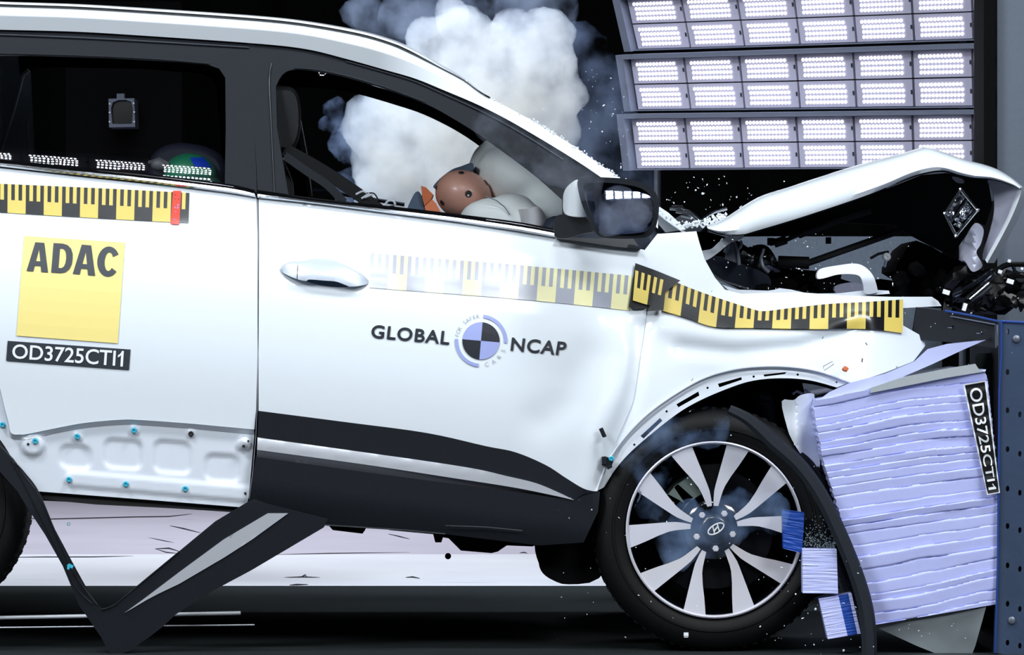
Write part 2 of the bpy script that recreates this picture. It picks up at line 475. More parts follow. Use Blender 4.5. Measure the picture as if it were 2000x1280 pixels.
# grey wall behind the barrier, at the right
p0 = P(1946, 640, 2.0)
mb = MB(); mb.box((p0.x + 1.5, 2.15, 3.5), (3.0, 0.3, 7.0)); struct(mb.build('wall_right', wall_m))
mb = MB(); mb.box((p0.x - 0.021, 2.12, 3.5), (0.040, 0.30, 7.0)); mb.box((p0.x - 0.003, 1.98, 3.5), (0.006, 0.02, 7.0), mi=1)
struct(mb.build('trim_1', [void, dark]))
# tow rails let into the track
for i, (ya, yb, x1, Yr, r) in enumerate(((1207, 1198, 470, .14, .0052), (1226, 1221, 497, .06, .0018))):
    a, c = P(-900, ya + (ya - yb) * 2, Yr), P(x1, yb, Yr); mb = MB()
    mb.tube([a, c], r, 10, 0)
    for f in (.06, .3, .62):
        q = a.lerp(c, f); mb.tube([Vector((q.x, Yr, 0)), Vector((q.x, Yr, q.z - r * .6))], .005, 8, 1)
    tag(mb.build('tow_rail', [mat('worn_rail', (214, 218, 224), 0.3, 0.35), mat('rail_black', (8, 9, 10), .8, spec=.1)]), 'thicker worn steel rail under the car, behind the thinner rail' if i == 0 else 'thin bright steel rail under the car, nearest the camera', 'rail', 'rails under the car')

# ------------------------------------------------------------------ LED lamp banks
def bead_module(cellq, frame_n, hs, beads):
    """cellq(u,v,w): world point; w out of the face"""
    u0, u1, v0, v1 = 0.02, 0.98, 0.02, 0.98
    hs.add([cellq(u, v, w) for w in (0, 0.02) for u, v in ((u0, v0), (u1, v0), (u1, v1), (u0, v1))],
           [(0, 1, 2, 3), (4, 7, 6, 5), (0, 4, 5, 1), (1, 5, 6, 2), (2, 6, 7, 3), (3, 7, 4, 0)], 0)
    ins = [cellq(u, v, 0.021) for u, v in ((0.07, 0.12), (0.90, 0.12), (0.90, 0.86), (0.07, 0.86))]
    hs.add([cellq(u, v, 0.022) for u, v in ((0.955, 0.45), (0.985, 0.45), (0.985, 0.6), (0.955, 0.6))], [(0, 1, 2, 3)], 1)
    for r in range(4):
        for c in range(12):
            u = 0.13 + (c + (0.35 if r in (1, 2) else 0.0) + (0.25 if r == 0 else 0)) * 0.0615; v = 0.2 + r * 0.192
            beads.append((u, v))

def far_bank(idx, TL, TR, BL, BR, label):
    Yl, Yr = 3.7, 2.5
    a, b, c, d = P(*BL, Yl), P(*BR, Yr), P(*TR, Yr), P(*TL, Yl)
    nrm = (b - a).cross(d - a).normalized()
    if nrm.y > 0: nrm = -nrm
    root = empty('led_light_bank', ((a + b) / 2))
    tag(root, label, 'light bank', 'lit led banks on the far side of the track')
    q = lambda u, v: (a * (1 - u) + b * u) * (1 - v) + (d * (1 - u) + c * u) * v
    fr = MB()
    def bar(u0, u1, v0, v1, w0, w1, mi=0):
        vs = [q(u, v) + nrm * w for w in (w0, w1) for u, v in ((u0, v0), (u1, v0), (u1, v1), (u0, v1))]
        fr.add(vs, [(0, 1, 2, 3), (4, 7, 6, 5), (0, 4, 5, 1), (1, 5, 6, 2), (2, 6, 7, 3), (3, 7, 4, 0)], mi)
    bar(0, 1, 0, 1, -0.05, -0.01, 1)
    bar(0, 1, 0.92, 1.0, -0.01, 0.05); bar(0, 0.018, 0, 0.92, -0.01, 0.05); bar(0.018, 1, 0, 0.02, -0.01, 0.03); bar(0.985, 1, 0.02, 0.92, -0.01, 0.05)
    fr.build('frame', [led_frame, led_dark], root)
    ncol = 7
    us = [0.02 + 0.965 * (i / ncol) for i in range(ncol + 1)]
    for r in range(2):
        for i in range(ncol):
            v0 = 0.022 + r * 0.449; v1 = v0 + 0.445
            cq = lambda u, v, w, ua=us[i], ub=us[i + 1], va=v0, vb=v1: q(ua + (ub - ua) * u, va + (vb - va) * v) + nrm * w
            hs = MB(); bd = []
            bead_module(cq, nrm, hs, bd)
            h = hs.build('led_module', [led_house, led_dark], root, smooth=False)
            lb = MB()
            for u, v in bd: lb.disc(cq(u, v, 0.0225), 0.0061, 8, 0, nrm, 0.004)
            lb.build('led_array', led_on, h, fix=False)
# right edge of each bank runs on behind the dark column
def ext(L, R_, px): t = (px - L[0]) / (R_[0] - L[0]); return (px, L[1] + (R_[1] - L[1]) * t)
for i, (TL, TR, BL, BR, lab) in enumerate([
    ((1213, -12), (1918, -42), (1238, 98), (1918, 77), 'uppermost lit led bank on the far side, cut off by the top edge'),
    ((1221, 106), (1918, 83), (1238, 216), (1918, 209), 'middle lit led bank between the upper and lower banks'),
    ((1223, 222), (1918, 213), (1236, 332), (1918, 327), 'lowest lit led bank, just above the raised white hood')]):
    far_bank(i, TL, ext(TL, TR, 2040), BL, ext(BL, BR, 2040), lab)
# stand that carries the banks
mb = MB(); q = P(1284, 640, 3.9); zt = P(1284, 240, 3.9).z
mb.tube([(q.x, 3.9, 0), (q.x, 3.9, zt)], 0.012, 10)
mb.box((q.x, 3.9, 0.015), (0.4, 0.4, 0.03)); q2 = P(1880, 640, 2.95)
mb.tube([(q2.x, 2.95, 0), (q2.x, 2.95, zt + 0.5)], 0.012, 10); mb.box((q2.x, 2.95, 0.015), (0.4, 0.4, 0.03))
for py in (-20, 160, 278):
    mb.tube([P(1284, py, 3.86), P(1880, py - 12, 2.86)], 0.012, 8)
tag(mb.build('lamp_stand', steel), 'thin grey steel pole stand under the led banks behind the mirror', 'stand')

def near_bank(loc, target, ncol, nrow, label, lit=None, br=0.0075, W=0.27, H=0.13):
    loc = Vector(loc); d = (Vector(target) - loc).normalized()
    right = d.cross(Vector((0, 0, 1))).normalized(); up = right.cross(d)
    root = empty('overhead_led_bank', loc); tag(root, label, 'light bank', 'led banks on the camera side of the hall')
    fr = MB(); M3 = Matrix((right, d, up)).transposed()
    fr.box(loc - d * 0.04, (ncol * W + 0.06, 0.05, nrow * H + 0.06), M3); fr.build('frame', led_frame, root)
    proto = None
    for r in range(nrow):
        for c in range(ncol):
            ctr = loc + right * (c - (ncol - 1) / 2) * W + up * (r - (nrow - 1) / 2) * H
            if proto is None:
                cq = lambda u, v, w: ctr + right * (u - 0.5) * W + up * (v - 0.5) * H + d * w
                hs = MB(); bd = []; bead_module(cq, d, hs, bd)
                h = hs.build('led_module', [led_house, led_dark], root, smooth=False, loc=ctr)
                lb = MB()
                for u, v in bd: lb.disc(cq(u, v, 0.0225), br, 8, 0, d)
                b = lb.build('led_array', lit or led_near, h, fix=False, loc=ctr)
                proto = (h, b)
            else:
                h = proto[0].copy(); COL.objects.link(h); h.parent = root; h.location = ctr - loc
                b = proto[1].copy(); COL.objects.link(b); b.parent = h; b.location = (0, 0, 0)
    return root
near_bank((-0.15, -5.0, 5.1), (-0.1, 0, 1.0), 6, 5, 'led bank high on the camera side, mirrored in the door mirror')
near_bank((-1.245, -5.4, 6.97), (-1.245, 0, 1.1), 4, 2, 'led bank high at the rear of the car, mirrored in the rear door glass', led_soft, 0.0062, 0.29, 0.09)

# ------------------------------------------------------------------ the car
car = empty('car', (0, 0.9, 0))
tag(car, 'white crashed car seen from its right side, crumpled front against the barrier', 'car')

ROOF_TOP = [(-60, 9), (0, 13), (150, 18), (300, 27), (500, 41), (600, 52), (700, 70), (760, 87), (800, 104), (860, 134), (905, 158), (940, 183), (988, 208), (1047, 240), (1100, 272), (1150, 306), (1190, 334), (1230, 362), (1292, 415), (1335, 446)]
ROOF_LOW = [(-60, 56), (0, 58), (150, 62), (300, 71), (500, 85), (598, 96), (676, 115), (754, 137), (812, 154), (871, 178), (930, 203), (988, 232), (1047, 266), (1100, 298), (1150, 330), (1200, 366), (1250, 410), (1285, 447)]
top, low = spl(ROOF_TOP), spl(ROOF_LOW)
def roofd(px, py):
    return S(px, py) - 0.01
_tx, _ty = zip(*top); _lx, _ly = zip(*low)
def roof_face(px, py):
    a, b = np.interp(px, _tx, _ty), np.interp(px, _lx, _ly); t = min(1, max(0, (py - a) / max(1, b - a)))
    w = min(1, max(0, (960 - px) / 220.0)); h = (b - a) / PM; base = roofd(px, py); ref = roofd(px, b)
    roll = ref - h * (.46 * (1 - t) if t > .36 else .46 * .64 - 1.0 * (.36 - t))
    return float(base * (1 - w) + roll * w)
mb = MB(); rows = []
xs = list(np.linspace(-60, 1285, 150))
for t in (0, .04, .09, .16, .24, .31, .35, .37, .42, .5, .6, .7, .8, .9, 1.0):
    rows.append([P(x, np.interp(x, _tx, _ty) * (1 - t) + np.interp(x, _lx, _ly) * t, roof_face(x, np.interp(x, _tx, _ty) * (1 - t) + np.interp(x, _lx, _ly) * t)) for x in xs])
rows.append([p + Vector((0, .012, 0)) for p in rows[-1]]); rows.insert(0, [p + Vector((0, .02, 0)) for p in rows[0]])
mb.grid(rows); body = mb.build('roof_side', paint, car, sharp=60)
body['label'] = 'white roof side and windscreen pillar'
# black drip moulding and the roof skin above it
def up_curve(c, d): return [(x, y - d * (1 if x < 800 else max(0.0, 1 - (x - 800) / 150))) for x, y in c]
t1 = [p for p in top if p[0] < 960]
mb = MB()
def strip3(mb, A, B, depthA, depthB, mi=0):
    mb.grid([[P(x, y, depthA(x, y)) for x, y in A], [P(x, y, depthB(x, y)) for x, y in B]], mi)
mb.grid([[P(x, y, roof_face(x, y) + 0.001) for x, y in t1], [P(x, y - 3, roof_face(x, y) - 0.006) for x, y in t1],
         [P(x, y, roof_face(x, y) - 0.004) for x, y in up_curve(t1, 5)], [P(x, y, roof_face(x, y) + 0.03) for x, y in up_curve(t1, 6)]])
o = mb.build('roof_moulding', gloss_blk, car); o['label'] = 'black roof drip moulding'
mb = MB()
rows = []
e0 = [P(x, y, roof_face(x, y) + 0.012) for x, y in up_curve(t1, 5)]
e1 = [P(x, y, roof_face(x, y) + 0.016) for x, y in up_curve(t1, 9)]
rows = [e0, e1]
for t, dz in ((0.08, 0.008), (0.25, 0.02), (0.5, 0.03), (0.75, 0.02), (0.92, 0.008), (1.0, 0)):
    rows.append([Vector((p.x, p.y + (1.79 - 2 * p.y) * t, p.z + dz)) for p in e1])
mb.grid(rows)
o = mb.build('roof_panel', paint, car); o['label'] = 'white roof skin'
# headliner
mb = MB()
hl = [(x, y) for x, y in low if x < 980]
rows = []
for t in (0, 0.1, 0.5, 0.9, 1.0):
    r = []
    for x, y in hl:
        p = P(x, y - 6, S(x, y) + 0.03); r.append(Vector((p.x, p.y + (1.79 - 2 * p.y) * t, p.z + 0.02 * math.sin(math.pi * t))))
    rows.append(r)
mb.grid(rows); mb.build('headliner', dark, car)
# windscreen between the pillars
wsx = [p for p in top if p[0] >= 890]
mb = MB(); rows = []
for t in np.linspace(0, 1, 9):
    r = []
    for x, y in wsx:
        p = P(x, y + 2, roofd(x, y) + 0.02)
        r.append(Vector((p.x + 0.05 * math.sin(math.pi * t), p.y + (1.79 - 2 * p.y) * t, p.z - 0.01)))
    rows.append(r)
mb.grid(rows); ws = mb.build('windscreen', crazed, car); ws['label'] = 'shattered windscreen'
# crushed glass beads along the windscreen edge
mb = MB()
for _ in range(260):
    t = R.random(); i = int(t * (len(wsx) - 2)); x, y = wsx[i]
    if x < 1020 and R.random() < 0.75: continue
    a = Matrix.Rotation(R.random() * 6, 3, 'X') @ Matrix.Rotation(R.random() * 6, 3, 'Z')
    mb.box(P(x + R.uniform(-4, 4), y + R.uniform(-3, 3), roofd(x, y) - 0.004 + R.uniform(0, .02)), [R.uniform(.002, .005) for _ in range(3)], a)
mb.build('broken_edge', shard_m, ws, smooth=False)['kind'] = 'stuff'

# ---- tail of the car, running on beyond the left of the frame
def tail_low(x): return min(962.0, 985 - math.sqrt(max(0.0, 264.0 ** 2 - (x + 187) ** 2)))
mb = MB(); rows = []
pys = [962, 860, 740, 600, 460, 380, 322, 240, 160, 90, 40, 14]
for t in np.linspace(0, 1, 60):
    r = []; x = -60 - 1080 * t
    for side in (0, 1):
        for py in (pys if side == 0 else pys[::-1]):
            py = min(py, tail_low(x)); p = P(-60, py, S(-60, py) - .001); up = p.z - .9
            z = p.z - max(0, up) * .30 * max(0, t - .55) / .45 + .10 * t * (1 if py > 700 else .5)
            inn = .16 * max(0, t - .5) ** 2 * 4 * .5
            X = P(x, 640, 0).x + max(0, up) * .5 * max(0, t - .4)
            r.append(Vector((X, (p.y + inn) if side == 0 else (1.79 - p.y - inn), z)))
    rows.append(r + r[:1])
mb.grid(rows); mb.add(rows[-1][:-1], [tuple(range(len(rows[-1]) - 1))])
mb.build('tail_body', paint, car)
# ---- rear door
RD_SEAM = [(501, 384), (503, 480), (503, 700), (500, 800), (497, 845)]
ARCH = [(-8, 744), (0, 758), (8, 792), (16, 822), (22, 846), (40, 849), (58, 847), (112, 836), (168, 826), (238, 820), (280, 821), (364, 827), (430, 833), (496, 839)]
rd_out = [(-60, 322), (0, 328), (200, 350), (400, 371), (499, 383)] + RD_SEAM[:-1] + [(497, 839)] + spl(ARCH, 4)[::-1] + [(-60, 700)]
rear_door = sheet('rear_door', rd_out, paint, car, S, step=24, thick=0.02)
# recessed lower panel with pressed squares
def rrect(x0, y0, x1, y1, px, py, r=16, soft=9):
    cx, cy = (x0 + x1) / 2, (y0 + y1) / 2
    qx, qy = abs(px - cx) - (x1 - x0) / 2 + r, abs(py - cy - 0.07 * (px - cx)) - (y1 - y0) / 2 + r
    d = math.hypot(max(qx, 0), max(qy, 0)) + min(max(qx, qy), 0) - r
    t = max(0, min(1, (soft / 2 - d) / soft)); return t * t * (3 - 2 * t)
SQ = [(117, 871, 178, 915), (204, 859, 276, 915), (301, 862, 372, 924), (401, 889, 467, 941)]
CLIPS = [(5, 830), (69, 862), (151, 853), (262, 841), (135, 937), (246, 946), (362, 955)]
def lowp(px, py):
    y = S(px, py) + 0.016
    for q in SQ: y += 0.0065 * rrect(*q, px, py)
    # raised slot along the bottom
    d = segd(px, py, [(142, 936), (480, 965)]); y -= 0.0055 * max(0, min(1, (17 - d) / 6))
    for cx, cy, r, h in ((64, 868, 26, .012), (476, 868, 15, .014), (373, 847, 11, .006), (151, 853, 12, .006), (262, 841, 12, .006), (480, 862, 12, .008)):
        y -= h * max(0, min(1, (r - math.hypot(px - cx, py - cy)) / 7))
    return y
lp = [(-60, 690)] + spl(ARCH, 4) + [(497, 845), (496, 857), (486, 969), (481, 992), (280, 976), (71, 960), (50, 930), (30, 902), (0, 872), (-60, 800)]
lpp = sheet('lower_door_panel', lp, inner_paint, rear_door, lowp, step=5.5, thick=0.004, sharp=70)
lpp['label'] = 'white pressed lower door panel laid bare'
# step between outer skin and recessed panel
mb = MB()
ac = spl(ARCH, 4)
mb.grid([[P(x, y, S(x, y) - 0.001) for x, y in ac], [P(x, y + 5, S(x, y) + 0.008) for x, y in ac], [P(x, y + 10, lowp(x, y + 10) - 0.001) for x, y in ac]])
mb.build('panel_lip', inner_paint, rear_door)
for x, y in CLIPS:
    mb = MB(); p = P(x, y, lowp(x, y))
    mb.lathe(p, [(0.0078, 0), (0.0078, -0.004), (0.006, -0.007), (0.003, -0.007), (0.0025, -0.004), (0, -0.004)], 20)
    for k in range(4):
        a = k * math.pi / 2 + .4; mb.box(p + Vector((math.cos(a) * 0.0048, -0.0072, math.sin(a) * 0.0048)), (0.003, 0.002, 0.003))
    mb.build('trim_clip', cyan, rear_door)['label'] = 'cyan trim clip'
for x, y, r in ((373, 848, 5.5), (476, 872, 3.2), (485, 862, 2.2), (479, 964, 2.4), (55, 868, 2.6)):
    mb = MB(); p = P(x, y, lowp(x, y)); k = r / PM
    mb.lathe(p, [(k, 0.0), (k, -0.0015), (0.7 * k, -0.003), (0, -0.002)], 14); mb.build('bolt_hole', dark, rear_door)
# belt moulding strips
def belt_strip(name, up, lo, parent, chrome_from=0.45):
    u, l = spl(up, 6), spl(lo, 6); n = min(len(u), len(l)); mb = MB()
    rows = []
    for t, d in ((0, 0.012), (0.0, -0.004), (0.2, -0.008), (chrome_from, -0.008), (chrome_from + .04, -0.012), (0.75, -0.014), (0.95, -0.010), (1.0, 0.004)):
        rows.append([P(a[0] * (1 - t) + b[0] * t, a[1] * (1 - t) + b[1] * t, S(b[0], b[1]) + d) for a, b in zip(u[:n], l[:n])])
    mb.grid(rows, mif=lambda i, j: 1 if i >= 3 else 0)
    return mb.build(name, [gloss_blk, chrome], parent)
b_r = belt_strip('belt_moulding', [(-60, 305), (0, 311), (150, 326), (281, 339), (437, 358), (497, 371)], [(-60, 320), (0, 326), (150, 343), (281, 357), (437, 376), (499, 386)], rear_door)
# window frame
WIN_R = [(-60, 120), (0, 112), (60, 109), (200, 113), (350, 121), (405, 126), (428, 134), (440, 152), (441, 250), (439, 362), (281, 342), (100, 322), (-60, 306)]
fr_out = [(x, y) for x, y in low if x <= 484] + [(487, 88), (492, 150), (497, 250), (502, 378), (439, 368)]
fr_in = [(439, 362), (441, 250), (440, 152), (428, 134), (405, 126), (350, 121), (200, 113), (60, 109), (-60, 110)]
rframe = sheet('window_frame', fr_out + fr_in, blk, rear_door, S, off=0.002, step=18, thick=0.03)
mb = MB()
for c, r in (([(-60, 66), (0, 68), (150, 74), (300, 82), (486, 93)], 0.0022), ([(-60, 103), (0, 104), (150, 108), (300, 115), (409, 124)], 0.0016)):
    mb.tube([P(x, y, S(x, y) - 0.002) for x, y in spl(c, 6)], r, 8)  # upper one a chrome line, lower one the frame's edge highlight
mb.build('frame_highlight_strip', mat('satin_strip', (120, 126, 134), 0.25, 0.9), rear_door)
def paned(px, py):
    b = belt(px); v = max(0.0, b - py)
    return S(px, b) + 0.012 + v / PM * math.tan(math.radians(22.2 + 0.0052 * v))
sheet('window_glass', [(-60, 106), (60, 107), (200, 111), (350, 119), (410, 124), (436, 140), (443, 156), (443, 364), (281, 345), (0, 316), (-60, 310)], pane, rear_door, paned, step=14, thick=0)
# ---- front door
FD_RIGHT = [(1258, 490), (1262, 540), (1263, 600), (1259, 640), (1248, 710), (1237, 780), (1222, 820), (1196, 880), (1174, 945), (1165, 960)]
CL_TOP = [(505, 803), (675, 825), (832, 846), (949, 872), (1007, 884), (1066, 909), (1105, 934), (1140, 955), (1165, 961)]
CL_TB = [(503, 854), (714, 884), (910, 913), (988, 930), (1046, 944), (1090, 962), (1121, 977)]
CL_SB = [(501, 893), (714, 923), (871, 944), (1027, 964), (1121, 978)]
fd = [(505, 385), (695, 409), (890, 434), (1082, 463), (1150, 473), (1258, 488)] + spl(FD_RIGHT, 4) + spl(CL_TOP, 4)[::-1] + [(505, 700), (506, 480)]
front_door = sheet('front_door', fd, paint, car, S, step=9, thick=0.02)
b_f = belt_strip('belt_moulding', [(503, 371), (617, 387), (773, 404), (891, 418), (1008, 433), (1088, 448)], [(503, 387), (617, 399), (773, 419), (890, 434), (1008, 452), (1086, 465)], front_door)
FI_TOP = [(539, 168), (551, 146), (574, 136), (617, 139), (676, 151), (754, 174), (832, 203), (884, 231), (937, 264), (1003, 311), (1052, 349), (1098, 390)]
fo = [(487, 88)] + [(x, y) for x, y in low if 490 <= x <= 1200] + [(1150, 372), (1128, 400), (1110, 450), (1088, 450)]
fi = [(1092, 448), (1098, 420)] + spl(FI_TOP, 4)[::-1] + [(541, 250), (563, 380), (503, 374), (497, 250), (492, 150)]
fframe = sheet('window_frame', fo + fi, blk, front_door, S, off=0.002, step=16, thick=0.03)
mb = MB()
mb.tube([P(x, y, S(x, y) - 0.002) for x, y in spl([(676, 120), (754, 142), (812, 160), (871, 186), (930, 213), (988, 243), (1047, 278), (1100, 312)], 5)], 0.0022, 8)
mb.tube([P(x, y, S(x, y) - 0.001) for x, y in spl([(574, 133), (617, 136), (676, 148), (754, 171), (832, 200)], 5)], 0.0014, 8)
mb.build('frame_highlight_strip', MATS['satin_strip'], front_door)
mb = MB(); mb.tube([P(x, y, S(x, y) - 0.002) for x, y in spl([(536, 378), (530, 250), (526, 160), (530, 124)], 5)], 0.0016, 8)  # B-pillar highlight, modelled as a thin paler line
mb.build('pillar_highlight', mat('highlight_grey', (44, 48, 54), .4), front_door)
sheet('window_glass', [(536, 150), (574, 133)] + spl(FI_TOP, 4)[14:] + [(1100, 392), (1092, 450), (1008, 436), (773, 407), (560, 380)], pane, front_door, paned, step=14, thick=0)
# handle
def handle_d(px, py):
    cx, cy = 633, 535
    ax = (px - cx) / 88; c = cy + 0.13 * (px - cx)
    ay = (py - c) / 26
    return S(px, py) - 0.038 * max(0, 1 - ax * ax) ** 0.6 * max(0, 1 - ay * ay * 0.6) ** 0.5
HO = [(546, 527), (552, 518), (570, 511), (592, 510), (612, 505), (640, 506), (666, 514), (690, 526), (710, 538), (720, 549), (717, 555), (700, 559), (682, 560)]
HB = [(670, 555), (655, 550), (630, 548), (604, 546), (598, 549), (582, 546), (562, 538), (549, 531)]
hd = sheet('door_handle', spl(HO, 4) + spl(HB, 3), mat('silver_white_paint', (205, 214, 226), 0.35, 0.15, 0.5, 0.01), front_door, handle_d, step=6, thick=0.012, sharp=60)
mb = MB(); mb.tube([P(581.5 - 1.5 * t, 518 + 29 * t, handle_d(581, 518 + 29 * t) - 0.0008) for t in np.linspace(0, 1, 6)], 0.0009, 6); mb.build('handle_seam', ink, hd)
sheet('handle_shadow', spl([(597, 549), (604, 546), (640, 548), (668, 553), (682, 560), (660, 561), (630, 558), (608, 553)], 3), mat('painted_shadow_grey', (70, 92, 116), 0.6), front_door, S, off=-0.0012, step=8, thick=0.001)  # shadow under the handle, painted as a grey patch
# cladding
def clad(px, py): return S(px, py) - 0.014 + 0.02 * max(0, (py - (belt(px) + 560)) / 60.0) ** 1.5
clt, ctb, csb = spl(CL_TOP, 5), spl(CL_TB, 5), spl(CL_SB, 5)
CB = [(500, 893)] + csb + [(1140, 968), (1172, 961), (1168, 1000), (1140, 1060), (1054, 1066), (871, 1044), (792, 1036), (700, 1030), (630, 1026), (560, 1005), (500, 990), (486, 984), (492, 940)]
cladding = sheet('door_cladding', clt + [(1172, 961), (1140, 966), (1122, 977)] + ctb[::-1], blk, front_door, clad, step=14, thick=0.012)
sheet('sill_cladding', CB, blk, front_door, lambda x, y: clad(x, y) - 0.001, step=14, thick=0.016)
CM = [(502, 879), (714, 908), (871, 932), (1000, 952), (1080, 968), (1121, 977.4)]
sheet('silver_inlay', ctb + spl(CM, 5)[::-1], silver, cladding, lambda x, y: clad(x, y) - 0.004 + 0.0006 * max(0, 890 + .13 * (x - 700) - y), step=10, thick=0.006)
sheet('silver_inlay', spl(CM, 5) + csb[::-1], mat('silver_trim_shaded', (150, 152, 164), 0.35, 0.35), cladding, lambda x, y: clad(x, y) - 0.003 + 0.0012 * max(0, y - (908 + .13 * (x - 714))), step=8, thick=0.006)  # lower facet of the inlay, its shade painted as greyer silver
# door edge return at the seam
mb = MB(); mb.tube([P(x, y, S(x, y) - 0.001) for x, y in [(503, 390), (504, 480), (504, 700), (502, 800), (500, 850), (494, 920), (487, 975)]], 0.0012, 6); mb.build('seam_gap', gry_ink, front_door)

# ---- measuring tapes and stickers
def tape(name, topc, botc, nblk, start, parent, depth, ms, off=-0.0025, sub=5):
    T, Bc = spl(topc, 10), spl(botc, 10)
    def at(c, t):
        L = np.cumsum([0] + [math.hypot(c[i + 1][0] - c[i][0], c[i + 1][1] - c[i][1]) for i in range(len(c) - 1)]); s_ = t * L[-1]
        return (np.interp(s_, L, [p[0] for p in c]), np.interp(s_, L, [p[1] for p in c]))
    vv = [0, 0.09, 0.3, 0.55, 0.78, 1.0]; mb = MB(); rows = []; ncol = nblk * sub
    for v in vv:
        r = []
        for j in range(ncol + 1):
            a, b = at(T, j / ncol), at(Bc, j / ncol)
            x, y = a[0] * (1 - v) + b[0] * v, a[1] * (1 - v) + b[1] * v
            r.append(P(x, y, depth(x, y) + off))
        rows.append(r)
    def mif(i, j):
        c = (j // sub + start) % 2
        return (c if j % sub % 2 == 0 else 1 - c) if i < 3 else c
    mb.grid(rows, mif=mif)
    return mb.build(name, ms, parent, fix=False)
t_r = tape('ruler_tape', [(-56, 356), (0, 359), (200, 368), (370, 377)], [(-56, 411), (0, 415), (200, 427), (368, 436)], 12, 0, rear_door, S, [yel, tblk])
t_r['label'] = 'yellow and black ruler tape'
mb = MB(); q = [(338, 372.5), (354, 373), (350, 439), (333, 438)]
mb.grid([[P(*bil([q[3], q[2], q[1], q[0]], u, v), S(*bil([q[3], q[2], q[1], q[0]], u, v)) - 0.004) for u in (0, 1)] for v in np.linspace(0, 1, 6)])
for k, (u, v, r) in enumerate([(.3, .12, 1.6), (.35, .25, 1.2), (.75, .25, 1.5), (.4, .5, 1.6), (.5, .62, 1.3), (.4, .85, 1.8), (.72, .42, 2.0), (.72, .5, 2.0)]):
    add_poly(mb, circ(*bil([q[3], q[2], q[1], q[0]], u, 1 - v), r, 7), S, -0.0045, 1 if k < 3 else 2)
mb.build('red_tape', [red, mat('dark_red_ink', (120, 10, 20), .5), mat('violet_ink', (150, 130, 190), .5)], rear_door)['label'] = 'short red tape flag'
t_d = tape('ruler_tape', [(724, 494), (850, 505), (980, 515), (1110, 527), (1235, 539)], [(721, 562), (850, 572), (980, 582), (1110, 594), (1229, 607)], 14, 1, front_door, S, [yel_glare, tblk_glare])
t_d['label'] = 'ruler tape with glare painted into its pale colours'

def sticker(name, quad, mats, parent, depth, off, letters, n=8):
    mb = MB()
    mb.grid([[P(*bil(quad, u, v), depth(*bil(quad, u, v)) + off) for u in np.linspace(0, 1, n + 1)] for v in np.linspace(0, 1, n + 1)])
    letters(mb)
    return mb.build(name, mats, parent, fix=False, smooth=False)
A_ = [(0, 0), (.3, 1), (.72, 1), (1, 0), (.68, 0), (.635, .2), (.36, .2), (.315, 0)]; A_h = [(.4, .36), (.6, .36), (.505, .78)]
D_ = [(0, 0), (0, 1), (.46, 1), (.7, .96), (.88, .85), (.98, .68), (1, .5), (.98, .32), (.88, .15), (.7, .04), (.46, 0)]
D_h = [(.34, .17), (.34, .83), (.48, .83), (.6, .77), (.66, .65), (.68, .5), (.66, .35), (.6, .23), (.48, .17)]
C_ = [(.5 + .5 * math.cos(math.radians(a)), .5 + .5 * math.sin(math.radians(a))) for a in range(32, 322, 10)] + [(.5 + .5 * math.cos(math.radians(322)), .5 + .5 * math.sin(math.radians(322)))] \
   + [(.52 + .19 * math.cos(math.radians(a)), .5 + .31 * math.sin(math.radians(a))) for a in range(320, 30, -12)]
C_ = [(min(1, x * 1.06), y) for x, y in C_]
def adac(mb):
    z = lambda x, y: (x * .3204, 330 + y * .3204)
    for poly, hole, bl, br, h in ((A_, A_h, (162, 622), (293, 632), 178), (D_, D_h, (312, 632), (436, 640), 180), (A_, A_h, (443, 640), (580, 652), 182), (C_, None, (586, 652), (714, 662), 184)):
        qd = [z(*bl), z(*br), z(br[0] + .079 * h, br[1] - h), z(bl[0] + .079 * h, bl[1] - h)]
        add_poly(mb, [bil(qd, u, v) for u, v in poly], S, -0.0042, 1, [[bil(qd, u, v) for u, v in hole]] if hole else [])
sticker('club_sticker', [(32, 656), (230, 671), (244, 474), (47, 461)], [adac_y, ink], rear_door, S, -0.0025, adac)['label'] = 'yellow square sticker with bold dark lettering'
def plate(mb):
    qn = [(23, 700.5), (241, 716.5), (243, 686), (25, 672)]
    vs, fs, _ = text_uv('OD3725CTI', 0.012); pts = [bil(qn, u * .925, v) for u, v in vs]
    mb.add([P(x, y, S(x, y) - 0.0042) for x, y in pts], fs, 1)
    add_poly(mb, [bil(qn, .945 + .05 * u, v) for u, v in ONE], S, -0.0042, 1)
sticker('number_sticker', [(12, 705), (252, 723), (255, 683), (15, 666)], [ink, white_ink], rear_door, S, -0.0025, plate)['label'] = 'dark sticker with white test number'
mb = MB()
add_text(mb, 'GLOBAL', [(724, 660), (877, 674), (880, 647.5), (727, 634)], S, -0.003, 0, 0.022, 1.1)
add_text(mb, 'NCAP', [(997, 685.5), (1103, 695.5), (1108, 668), (1000, 659)], S, -0.003, 0, 0.022, 1.1)
LC = (939.4, 666.0)
def pol(a, r): a = math.radians(a); return (LC[0] + r * math.sin(a), LC[1] - r * math.cos(a))
def sector(a0, a1, r0, r1, n=14):
    ang = [a0 + (a1 - a0) * i / n for i in range(n + 1)]
    return [pol(a, r1) for a in ang] + ([pol(a, r0) for a in ang[::-1]] if r0 else [LC])
for k in range(4): add_poly(mb, sector(5 + 90 * k, 95 + 90 * k, 0, 36.4), S, -0.003, 0 if k % 2 == 0 else 1)
add_poly(mb, sector(5.5, 95, 44.8, 51.2), S, -0.003, 1)
add_poly(mb, sector(185.5, 274.5, 44.8, 51.2), S, -0.003, 1)
